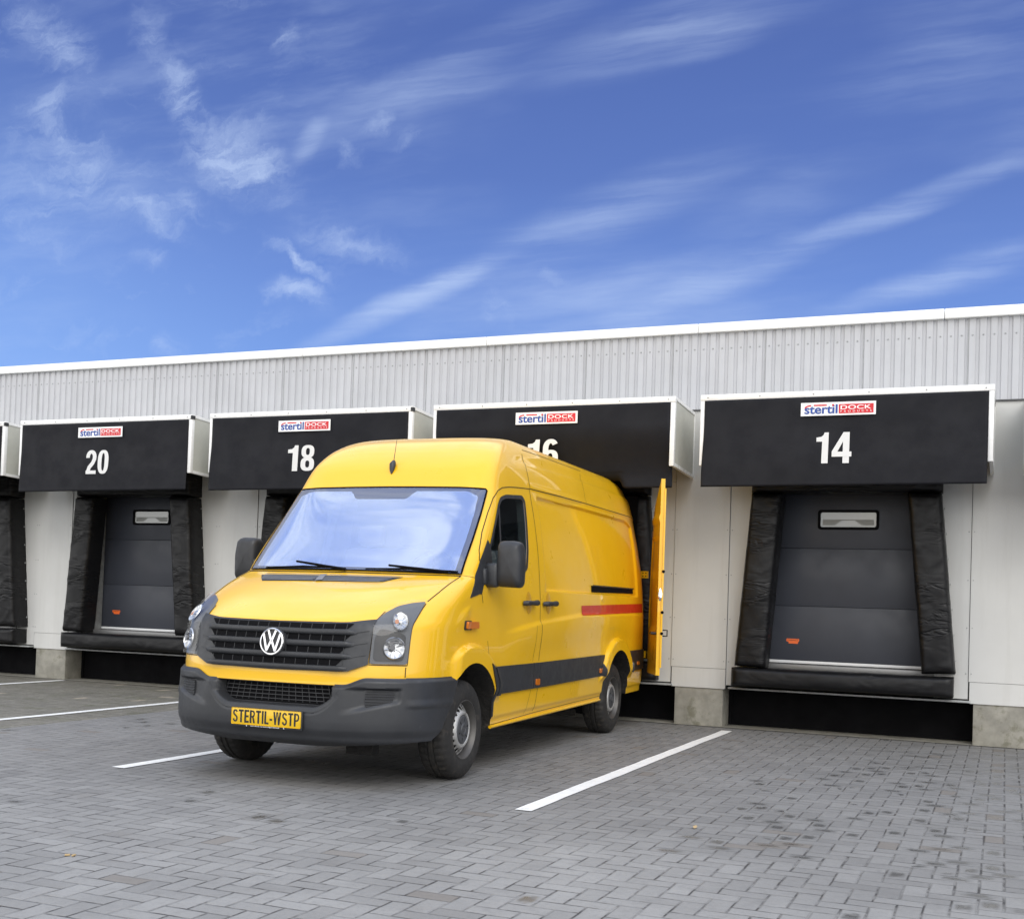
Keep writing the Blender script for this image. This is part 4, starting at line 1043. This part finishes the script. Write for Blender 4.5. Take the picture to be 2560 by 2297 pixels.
# --- emblem
em = MB(); c0 = frontp(0, .925, .050); n_ = Vector((0, -1, .10)).normalized(); ex = Vector((1, 0, 0)); ez = n_.cross(ex).normalized(); ez = ez if ez.z > 0 else -ez
def onem(x_, y_, h_): return c0+ex*x_+ez*y_+n_*h_
K = 56; RR = .086
bk = MB(); prof = [(.0, -.002), (.90, -.002), (1.06, -.012), (1.12, -.045)]
bk.add([onem(RR*r_*math.cos(2*PI*k/K), RR*r_*math.sin(2*PI*k/K), h_) for k in range(K) for r_, h_ in prof], [(k*4+i, k*4+i+1, ((k+1) % K)*4+i+1, ((k+1) % K)*4+i) for k in range(K) for i in range(3)])
emb = bk.build('badge', PLB, van, 40)
prof = [(1.04, -.004), (1.03, .004), (.98, .008), (.90, .007), (.87, .0)]
em.add([onem(RR*r_*math.cos(2*PI*k/K), RR*r_*math.sin(2*PI*k/K), h_) for k in range(K) for r_, h_ in prof], [(k*5+i, k*5+i+1, ((k+1) % K)*5+i+1, ((k+1) % K)*5+i) for k in range(K) for i in range(4)])
def bar2(p, q, w_):
    p, q = Vector(p), Vector(q); t = (q-p).normalized(); s = Vector((-t.y, t.x))*w_/2
    pts = [p+s, q+s, q-s, p-s]; em.add([onem(a.x*RR, a.y*RR, .0) for a in pts]+[onem(a.x*RR, a.y*RR, .007) for a in pts], [(4, 5, 6, 7), (0, 1, 5, 4), (1, 2, 6, 5), (2, 3, 7, 6), (3, 0, 4, 7)])
wq = .165
bar2((-.33, .86), (-.03, .07), wq); bar2((.33, .86), (.03, .07), wq+.002)
bar2((-.72, .56), (-.36, -.72), wq); bar2((.72, .56), (.36, -.72), wq)
bar2((-.38, -.72), (-.05, .02), wq-.003); bar2((.38, -.72), (.05, .02), wq+.004)
em.build('emblem', CHR, emb, 30)

# --- front bumper
IN_O = roundpoly([(-.485, .72), (-.455, .575), (-.33, .508), (.33, .508), (.455, .575), (.485, .72)], .06, 6)
def in_m(v, z):
    a = .468-.10*max(0, (.60-z)/.10)**2; return min(a-abs(v), z-(.492+.10*max(0, (abs(v)-.30)/.16)**2))
def in_mask(v, z, w0, w1):   # soft inside test for the intake opening
    a = .485-.10*max(0, (.60-z)/.10)**2; d1 = a-abs(v); d2 = z-(.512+.10*max(0, (abs(v)-.30)/.16)**2)
    return sst(w0, w1, min(d1, d2))
def ztop(v):
    v = abs(v); return .681 if v < .50 else (.681+.048*sst(.50, .65, v) if v < .845 else .733)
def zbot(v): v = abs(v); return .275+.05*sst(.3, .95, v)
def ulim(z): return lerp_tab([(.30, .40), (.327, .427), (.361, .488), (.45, .56), (.555, .64), (.728, .752)], z)
def bpoint(s, r):
    """s 0..1 along the outline centre->rear edge, r 0..1 bottom->top"""
    z = .3+.4*r; v = 0
    for _ in range(4):
        uf = lerp_tab(UF, z); w_ = lerp_tab(W, z); c = lerp_tab(CC, z); n = lerp_tab(NN, z); ue = ulim(z)
        # arclength-like split: front corner 78%
        fr_ = 1. if ue <= uf+c else 1.2*c/(1.2*c+(ue-uf-c))
        if s <= fr_:
            thmax = PI/2 if ue >= uf+c else math.acos(max(0, 1-(ue-uf)/c)**(n/2))
            q = s/fr_
            th = thmax*(q**1.25); v = w_*math.sin(th)**(2/n) if th > 0 else 0; u = uf+c*(1-math.cos(th)**(2/n))
        else:
            v = w_; u = uf+c+(ue-uf-c)*(s-fr_)/(1-fr_)
        z = zbot(v)+(ztop(v)-zbot(v))*r
    return v, u, z
nS, nR = 170, 66; grid = []
for i in range(nS+1):
    rowg = []
    for j in range(nR+1): rowg.append(bpoint(i/nS, j/nR))
    grid.append(rowg)
mbp = MB(); pos = []
def boff(v, u, z, r):
    d = .010
    zt_ = ztop(v)
    d += .020*sst(0, .03, zt_-z)*(1)                                    # chamfered shelf at the top
    mm = in_m(v, z); d -= .022*sst(-.008, .05, mm)+.105*sst(.034, .058, mm)+.006*sst(.008, 0, abs(mm+.004))   # rim and intake hollow
    # fog lamp pocket
    av = abs(v); pz0 = .480+.26*(av-.47)
    pm = sst(.47, .64, av)*sst(.830, .812, av)*sst(pz0-.01, pz0+.035, z)*sst(.666, .650, z); d -= .022*pm
    # lower lip and side line
    d -= .012*sst(.40, .34, z)+.020*sst(.33, .28, z)
    d += .008*sst(.530, .556, z)*sst(.60, .56, z)*sst(.20, .28, u)
    return d
for i in range(nS+1):
    for j in range(nR+1):
        v, u, z = grid[i][j]; a = grid[min(i+1, nS)][j]; b = grid[max(i-1, 0)][j]; c = grid[i][min(j+1, nR)]; d = grid[i][max(j-1, 0)]
        t1 = Vector(a)-Vector(b); t2 = Vector(c)-Vector(d)
        if i == 0: t1 = Vector((1, 0, 0))
        n_ = t1.cross(t2)
        if n_.length < 1e-9: n_ = Vector((0, -1, 0))
        n_.normalize(); 
        if n_.y > 0 and i < nS*.8: n_ = -n_
        if i >= nS*.5 and n_.x < 0: n_ = -n_
        pos.append(Vector((v, u, z))+n_*boff(v, u, z, j/nR))
n1 = nR+1
fs = [(i*n1+j, i*n1+j+1, (i+1)*n1+j+1, (i+1)*n1+j) for i in range(nS) for j in range(nR)]
mbp.add(pos, fs); mbp.add([(-p.x, p.y, p.z) for p in pos], fs)
# underside return and inner edge at the rear and the top
for sg in (1, -1):
    bt = [pos[i*n1] for i in range(nS+1)]; ins = [Vector((p.x*.9, p.y+.14, p.z+.03)) for p in bt]
    mbp.add([(p.x*sg, p.y, p.z) for p in bt+ins], [(i, i+1, nS+2+i, nS+1+i) for i in range(nS)])
    tp = [pos[i*n1+nR] for i in range(nS+1)]; ins = [Vector((p.x*.97, p.y+.05, p.z-.012)) for p in tp]
    mbp.add([(p.x*sg, p.y, p.z) for p in tp+ins], [(i, i+1, nS+2+i, nS+1+i) for i in range(nS)])
    re_ = [pos[nS*n1+j] for j in range(nR+1)]; ins = [Vector((p.x-.06, p.y+.0, p.z)) for p in re_]
    mbp.add([(p.x*sg, p.y, p.z) for p in re_+ins], [(i, i+1, nR+2+i, nR+1+i) for i in range(nR)])
bum = mbp.build('front_bumper', PLA, van, 50)
# intake mesh: dark back with slats
mb = MB(); patch([(-.445, .675), (-.43, .59), (-.34, .525), (.34, .525), (.43, .59), (.445, .675)], fp, -.066, .05, .02, 0, mb); ai_ = mb.build('air_intake', BLK, bum, smooth=0)
mb = MB()
for i in range(6):
    zz = .540+.026*i; hw = .40 if i > 1 else .33+.035*i; ribbon([(-hw, zz), (hw, zz)], fp, .005, -.052, mb)
for i in range(-8, 9): ribbon([(i*.048+.004*i, .552), (i*.048, .672)], fp, .004, -.056, mb)
join_into(ai_, mb.build('intake_bars', PLB, bum, smooth=0))
# ribbed pocket inserts
for sg in (1, -1):
    mb = MB(); q = [(.640, .645), (.800, .648), (.792, .588), (.755, .555), (.642, .540)]
    def fs2(v, z, off, sg=sg):
        p = frontp(v, z, off); return Vector((p.x*sg, p.y, p.z))
    patch(roundpoly(q, .02, 4), fs2, 0, .02, .004, .012, mb, offf=lambda v, z: .014+.005*(1 if math.sin(z*2*PI/.0165) > 0 else 0))
    mb.build('fog_lamp_blank', PLB, bum, smooth=0)
# number plate
mb = MB(); mb.box((-.268, -.052, .378), (.268, -.040, .502), .004); pl = mb.build('plate_holder', PLB, van)
MB().box((-.260, -.056, .392), (.260, -.0525, .499), .006).build('number_plate', PLATEY, pl)
lettering('plate_lettering', 'STERTIL-WSTP', -.250, .404, .500, .083, -.0565, INK, pl, gap=.09)
fonttext('dealer_lettering', 'Bedrijfswagencentrum Eindhoven', -.115, .380, .215, .0095, -.0530, WHT, pl, mirror=True, bold=.02)
mb = MB()
for xx in (-.145, .135): mb.lathe([(-.0535, 0), (-.0532, .0045)], (xx, 0, .385), 1, 10)
join_into(pl, mb.build('plate_dots', WHT, van, smooth=0))

# --- side details
for sg in (1, -1):
    def sp(u, z, off, sg=sg): return sidep(u, z, off, sg)
    # protective strips
    for q in ([(1.362, .768), (2.262, .768), (2.262, .566), (1.455, .562), (1.445, .66)], [(2.270, .768), (2.408, .768), (2.408, .565), (2.270, .566)], [(2.418, .768), (4.225, .782), (4.185, .70), (4.19, .584), (2.418, .565)], [(5.105, .797), (5.70, .803), (5.70, .60), (5.14, .585), (5.14, .70)]):
        patch(q, sp, .016, .05, .03, .016).build('side_moulding', PLA, van, 50)
    patch([(1.30, .80), (1.355, .77), (1.44, .665), (1.452, .56), (1.450, .40), (1.435, .40), (1.425, .50), (1.40, .62), (1.35, .71)], sp, .010, .03, .03, .012).build('arch_trim', PLA, van, 50)
    for uc, zc, w_, h_ in ((2.355, .615, .085, .05), (4.10, .637, .085, .044), (5.43, .665, .085, .036)):
        q = roundpoly([(uc-w_/2, zc-h_/2), (uc+w_/2, zc-h_/2), (uc+w_/2, zc+h_/2), (uc-w_/2, zc+h_/2)], .012, 3)
        patch(q, sp, .024, .02, .02, .010).build('side_marker', ORG, van, 50)
    # repeater lamp
    b = patch(roundpoly([(.870, 1.040), (.985, 1.040), (.985, 1.105), (.870, 1.105)], .01, 2), sp, .010, .03, .03, .01).build('repeater_base', PLB, van, 50)
    patch(roundpoly([(.882, 1.048), (1.085, 1.050), (1.085, 1.096), (.882, 1.100)], .012, 3), sp, .026, .03, .03, .026).build('repeater_lens', ORG, b, 50)
    # handles with dished cups, shade of the dish painted as darker yellow
    for uc in (2.150, 2.612):
        cup = MB(); K = 28; vs = []; 
        c_ = sidep(uc, 1.245, .0015, sg)
        for r_, dd in ((1.0, .0012), (.86, .0028), (.0, .0022)):
            for k in range(K):
                vs.append(sidep(uc+.062*r_*math.cos(2*PI*k/K), 1.245+.088*r_*math.sin(2*PI*k/K), dd, sg))
        cup.add(vs, [(r_*K+k, r_*K+(k+1) % K, (r_+1)*K+(k+1) % K, (r_+1)*K+k) for r_ in range(2) for k in range(K)])
        hd = cup.build('door_handle', mat('yellow_paint_shaded', (.60, .31, .008), .35, coat=.6), van, 60)
        h = MB(); P = [sidep(uc-.135, 1.240, .006, sg), sidep(uc-.125, 1.240, .032, sg), sidep(uc, 1.243, .042, sg), sidep(uc+.10, 1.245, .036, sg), sidep(uc+.125, 1.245, .006, sg)]
        h.tube(P, [.016, .021, .017, .024, .020], 12); join_into(hd, h.build('dh', PLB, van)); hd.name = 'door_handle'; hd.parent = FDO[sg] if uc < 2.4 else SDO[sg]
    if sg == 1 or True:
        rl = patch([(3.885, 1.366), (5.305, 1.383), (5.310, 1.430), (3.890, 1.426)], sp, .010, .08, .02, .012).build('sliding_door_rail', BLK, van, 50)
        ribbon([(3.885, 1.427), (5.31, 1.431)], sp, .012, .020).build('rail_lip', PLA, rl, smooth=0)
        patch([(3.505, 1.150), (5.60, 1.190), (5.60, 1.283), (3.505, 1.238)], sp, .0032, .03, .02).build('red_stripe', RED, van, 60)
    # sill
    mb = MB(); P = [sidep(1.455+i*(4.19-1.455)/12, .322, .004, sg) for i in range(13)]; mb.tube(P, .013, 10); mb.build('sill', YEL, van)
    # mirror corner trim + mirror
    q = [(.975, 1.262), (1.185, 1.300), (1.30, 1.485), (1.40, 1.505), (1.40, 1.64), (1.365, 1.690), (1.205, 1.535)]
    tr = patch(q, sp, .006, .04, .04, .008).build('door_mirror', PLB, van, 50)
    mb = MB(); mb.box((.93, 1.27, 1.345), (1.035, 1.36, 1.520), .025); mb.box((.90, 1.22, 1.36), (.97, 1.38, 1.48), .02)
    if sg < 0: mb.v = [(-a, b_, c) for a, b_, c in mb.v]
    mb.build('mirror_arm', PLA, tr, 45)
    # housing: rounded slab, convex towards the front
    out = roundpoly([(1.012, 1.352), (1.205, 1.345), (1.211, 1.55), (1.190, 1.668), (1.150, 1.684), (1.020, 1.682)], .045, 7); n = len(out); cx_, cz_ = 1.112, 1.515; vs = []; rings = [(0., -.062), (.45, -.060), (.75, -.052), (.92, -.036), (1.0, -.008), (1.0, .060), (.96, .075)]
    for r_, dy in rings:
        for a, b_ in out: vs.append(((cx_+(a-cx_)*r_)*sg, 1.33+dy-.02*(a-1.0), cz_+(b_-cz_)*r_))
    fs = [(i*n+k, i*n+(k+1) % n, (i+1)*n+(k+1) % n, (i+1)*n+k) for i in range(len(rings)-1) for k in range(n)]
    mh = MB().add(vs, fs).build('mirror_housing', PLB, tr, 50)
    MB().add([((cx_+(a-cx_)*.955)*sg, 1.33+.070-.02*(a-1), cz_+(b_-cz_)*.955) for a, b_ in out], [tuple(range(n))]).build('mirror_pane', MGL, tr, smooth=0)

# --- wheels
def wheel(uc, sg):
    zc = .345; t = MB(); x1 = .945; wd = .225
    prof = [(x1-.012, .205), (x1-.004, .212), (x1+.004, .235), (x1+.006, .265), (x1-.002, .300), (x1-.014, .322), (x1-.030, .336), (x1-.050, .3425)]
    K = 120; vs = []; fs = []
    xs_ = [x1-.050, x1-.082, x1-.088, x1-.096, x1-.102, x1-wd/2-.012, x1-wd/2-.006, x1-wd/2+.006-.02, x1-wd+.102, x1-wd+.096, x1-wd+.088, x1-wd+.082, x1-wd+.050]
    rs_ = [.3435, .345, .337, .337, .345, .3455, .338, .3455, .345, .337, .337, .345, .3435]
    full = prof+list(zip(xs_[1:], rs_[1:]))+[(2*(x1-wd/2)-a, b) for a, b in reversed(prof[:-1])]
    n = len(full)
    for k in range(K):
        th = 2*PI*k/K
        for i, (a, r_) in enumerate(full):
            gro = 0
            if 5 <= i <= 8 or n-10 <= i <= n-6:
                gro = -.006 if k % 3 == 0 else 0
            vs.append((a*sg, uc+(r_+gro)*math.cos(th), zc+(r_+gro)*math.sin(th)))
    fs = [(k*n+i, k*n+i+1, ((k+1) % K)*n+i+1, ((k+1) % K)*n+i) for k in range(K) for i in range(n-1)]
    root = bpy.data.objects.new('wheel', None); col.objects.link(root); root.parent = van; root.location = (0, 0, 0); root.empty_display_size = .1
    t.add(vs, fs).build('tyre', RUB, root, 28)
    # rim barrel (dark, dirty) then silver pressed disc with slots, grey cap
    r = MB(); r.lathe([(sg*(x1-.012), .205), (sg*(x1-.004), .209), (sg*(x1-.002), .203), (sg*(x1-.016), .196), (sg*(x1-.030), .188), (sg*(x1-.060), .183), (sg*(x1-.14), .180)], (0, uc, zc), 0, 72)
    r.build('rim', mat('rim_barrel', (.10, .095, .09), .5, .5), root, 40)
    MB().lathe([(sg*(x1-.12), .0), (sg*(x1-.12), .181)], (0, uc, zc), 0, 48).build('brake_disc', BLK, root, smooth=0)
    d = MB(); NSL = 18; A = NSL*10
    rad_ = [.182, .176, .170, .164, .158, .152, .146, .140, .134, .128, .122, .116, .108, .100]
    hts = [.062, .060, .058, .055, .051, .046, .041, .035, .029, .023, .018, .015, .016, .022]
    vs = []; 
    for k in range(A):
        th = 2*PI*k/A
        for r_, h_ in zip(rad_, hts): vs.append((sg*(x1-h_), uc+r_*math.cos(th), zc+r_*math.sin(th)))
    n = len(rad_)
    for k in range(A):
        ph = ((k+.5) % 10-5)/5*(PI/NSL)
        for i in range(n-1):
            rm = (rad_[i]+rad_[i+1])/2
            if (ph*rm/.0165)**2+((rm-.155)/.0215)**2 < 1: continue
            d.f.append((k*n+i, k*n+i+1, ((k+1) % A)*n+i+1, ((k+1) % A)*n+i)); d.mi.append(0)
    d.v = vs; dd = d.build('wheel_disc', SIL, root, 40); md = dd.modifiers.new('s', 'SOLIDIFY'); md.thickness = .004; md.offset = 0
    c = MB(); c.lathe([(sg*(x1-.024), .101), (sg*(x1-.018), .099), (sg*(x1-.012), .090), (sg*(x1-.012), .045), (sg*(x1-.006), .040), (sg*(x1-.006), .030), (sg*(x1-.010), .026), (sg*(x1-.010), 0)], (0, uc, zc), 0, 56)
    cp = c.build('wheel_cap', CAP, root, 30)
    sl = MB()
    for k in range(6):
        th = 2*PI*k/6+.3; ca, sa = math.cos(th), math.sin(th)
        q = [(r_*ca-w_*sa, r_*sa+w_*ca) for r_, w_ in ((.058, -.004), (.082, -.004), (.082, .004), (.058, .004))]
        xx = sg*(x1-.0112); sl.add([(xx, uc+a, zc+b) for a, b in q], [(0, 1, 2, 3)])
    join_into(cp, sl.build('cap_slots', BLK, root, smooth=0))
for uc in (1.0, 4.665):
    for sg in (1, -1): wheel(uc, sg)
# --- underbody
ub = MB(); ub.box((-.57, .30, .26), (.57, 1.6, .50), .03); ub.box((-.75, 1.55, .30), (.75, 4.1, .42), .02); ub.box((-.50, 4.1, .28), (.50, 5.6, .45), .02)
ub.tube([(-.7, 1.0, .345), (.7, 1.0, .345)], .04); ub.tube([(-.7, 4.665, .345), (.7, 4.665, .345)], .05); ub.tube([(.35, 3.7, .24), (.50, 4.05, .23), (.74, 4.12, .23)], .03)
ub.box((.36, .36, .20), (.56, .46, .27), .008)
ub.build('underbody', LINE, van)
# --- black sheet over the closed rear, painted as the shaded load space
MB().box((-.80, 5.872, .62), (.80, 5.878, 2.45)).build('black_load_space_sheet', BLK, van, smooth=0)
MB().box((-.86, 5.86, .36), (.86, 5.99, .56), .02).build('rear_step', PLB, van)

# --- open rear door, swung right round on its hinges
DA = rad(23.5)
hx, hy = .950, 5.92
ddx, ddy = math.sin(DA), -math.cos(DA)     # hinge -> free edge
nx_, ny_ = -math.cos(DA), -math.sin(DA)    # outer skin faces this way
def vre(z): return V(UR, z)
def sh_(z): return .885-vre(z)             # hinge edge of the door follows the body section
FE = .80
def dpt(s, z, h): return Vector((hx+ddx*s+nx_*h, hy+ddy*s+ny_*h, z))
def dskin(s, z):
    e0 = sh_(z); t = (s-e0)/.35; h = .035-.045*max(0, 1-t)**2
    m_ = sst(e0+.10, e0+.13, s)*sst(FE-.05, FE-.08, s)
    h -= .018*m_*sst(1.02, 1.05, z)*sst(1.98, 1.95, z)
    h -= .010*m_*sst(.80, .82, z)*sst(.99, .97, z)*0
    h += .012*sst(2.12, 2.15, z)*sst(2.2, 2.17, z)
    return h
mb = MB(); nz_, ns_ = 90, 40; vs = []; z0, z1 = .56, 2.505
def zl(s, t):        # bottom edge slants slightly, top follows the roof
    top = 1.99+.57*(s/FE)**.7; return z0+(top-z0)*t
for j in range(nz_+1):
    for i in range(ns_+1):
        t = j/nz_; z = zl(i/ns_*FE, t); s = sh_(z)+(FE-sh_(z))*i/ns_; vs.append(dpt(s, z, dskin(s, z)))
base_ = len(vs)
for j in range(nz_+1):
    for i in range(ns_+1):
        t = j/nz_; z = zl(i/ns_*FE, t); s = sh_(z)+(FE-sh_(z))*i/ns_; vs.append(dpt(s, z, -.012+.006*sst(.7, .72, s)))
n1 = ns_+1; fs = []
for o_ in (0, base_):
    fs += [(o_+j*n1+i, o_+j*n1+i+1, o_+(j+1)*n1+i+1, o_+(j+1)*n1+i) for j in range(nz_) for i in range(ns_)]
for j in range(nz_):
    for i in (0, ns_): fs.append((j*n1+i, (j+1)*n1+i, base_+(j+1)*n1+i, base_+j*n1+i))
for i in range(ns_):
    for j in (0, nz_): fs.append((j*n1+i, j*n1+i+1, base_+j*n1+i+1, base_+j*n1+i))
rd = mb.add(vs, fs).build('rear_door', YEL, van, 35)
rd['label'] = 'open yellow rear door'
# free edge flange, buffers, latch, handles
fl = MB(); 
P0 = [dpt(FE-.02, .64, .0), dpt(FE+.012, .64, .0), dpt(FE+.012, 2.46, .0), dpt(FE-.02, 2.46, .0)]; P1 = [p+Vector((nx_, ny_, 0))*-.018 for p in P0]
fl.add(P0+P1, [(0, 1, 2, 3), (7, 6, 5, 4), (0, 4, 5, 1), (1, 5, 6, 2), (2, 6, 7, 3), (3, 7, 4, 0)]); fl.build('door_flange', YEL, rd, smooth=0)
bf = MB()
def disc(mb, c, n_, r, h):
    n_ = n_.normalized(); a = n_.cross(Vector((0, 0, 1))).normalized(); b = n_.cross(a); K = 14
    mb.add([c+(a*math.cos(2*PI*k/K)+b*math.sin(2*PI*k/K))*r for k in range(K)]+[c+n_*h+(a*math.cos(2*PI*k/K)+b*math.sin(2*PI*k/K))*r*.8 for k in range(K)], [tuple(range(K, 2*K))]+[(k, (k+1) % K, K+(k+1) % K, K+k) for k in range(K)])
en = Vector((ddx, ddy, 0))
for zz in (1.615, 1.20, .985): bf = MB(); disc(bf, dpt(FE+.0125, zz, -.012), en, .016, .006); bf.build('door_buffer', BLK, rd, smooth=0)

lt = MB(); K = 24; lt.add([dpt(FE+.002+ (.012 if r_ < 1 else 0), 1.38+.065*r_*math.sin(2*PI*k/K), .012+.026*r_*math.cos(2*PI*k/K)) for r_ in (1., .7) for k in range(K)], [(k, (k+1) % K, K+(k+1) % K, K+k) for k in range(K)]+[tuple(range(K, 2*K))])
lt.build('latch', CHR, rd, 40)
hd = MB(); hd.tube([dpt(FE-.16, .985, .040), dpt(FE-.15, .985, .075), dpt(FE-.04, .985, .075), dpt(FE-.03, .985, .040)], .014, 8); hd.box((0, 0, 0), (.001, .001, .001)); hd.build('rear_door_handle', PLB, rd)
stp = MB(); stp.tube([dpt(FE-.03, 1.02, -.03), dpt(FE-.03, 1.02, -.075), dpt(FE-.03, .96, -.075), dpt(FE-.03, .96, -.03)], .007, 6); stp.build('inner_grab', BLK, rd)
for zz in (1.60, .74):
    h = MB(); a = Vector((.86, 5.90, zz)); b = dpt(.03, zz, .02); t_ = (b-a).normalized(); up = Vector((0, 0, 1)); s_ = t_.cross(up).normalized()*.008
    hh = .038
    q = [a-s_-up*hh, b-s_-up*hh, b+s_-up*hh, a+s_-up*hh, a-s_+up*hh, b-s_+up*hh, b+s_+up*hh, a+s_+up*hh]
    h.add(q, [(0, 1, 2, 3), (7, 6, 5, 4), (0, 4, 5, 1), (1, 5, 6, 2), (2, 6, 7, 3), (3, 7, 4, 0)]); hg = h.build('door_hinge', YEL, van, smooth=0)
    bl = MB()
    for f_ in (.3, .7):
        for dz_ in (-.017, .017): disc(bl, a+(b-a)*f_+up*dz_-s_*(1.02), -s_, .007, .003); disc(bl, a+(b-a)*f_+up*dz_+s_*(1.02), s_, .007, .003)
    join_into(hg, bl.build('hinge_bolts', BLK, van, smooth=0))

# ================================================================= small litter on the paving
WOOD = mat('dry_wood_chip', (.42, .30, .15), .8)
random.seed(3)
LIT = [((-1.46, -8.30), 'twin pale wood chips on the paving in front of the van', 'wood_chip', 'wood chip'),
       ((.90, -5.95), 'brown dry leaf on the paving right of the white bay line', 'dry_leaf', 'leaf')]
for (lx_, ly_), lab, nm, ct in LIT:
    mb = MB(); a = random.uniform(0, 3)
    for q in range(2 if nm == 'wood_chip' else 1):
        Mx = Matrix.Translation((lx_+q*.028, ly_+q*.01, .006)) @ Matrix.Rotation(a+q, 4, 'Z') @ Matrix.Rotation(.2, 4, 'X')
        mb.box((-.012, -.005, -.003), (.012, .005, .004), .0015, M=Mx)
        if nm == 'dry_leaf': mb = MB(); mb.add([tuple(Mx @ Vector(p)) for p in ((-.03, 0, 0), (-.01, .012, .006), (.02, .008, .002), (.035, 0, .008), (.015, -.011, .004), (-.015, -.008, .001))], [(0, 1, 2, 3, 4, 5)])
    o = mb.build(nm, WOOD, None, smooth=0); tag(o, lab, ct)
bpy.context.view_layer.update()
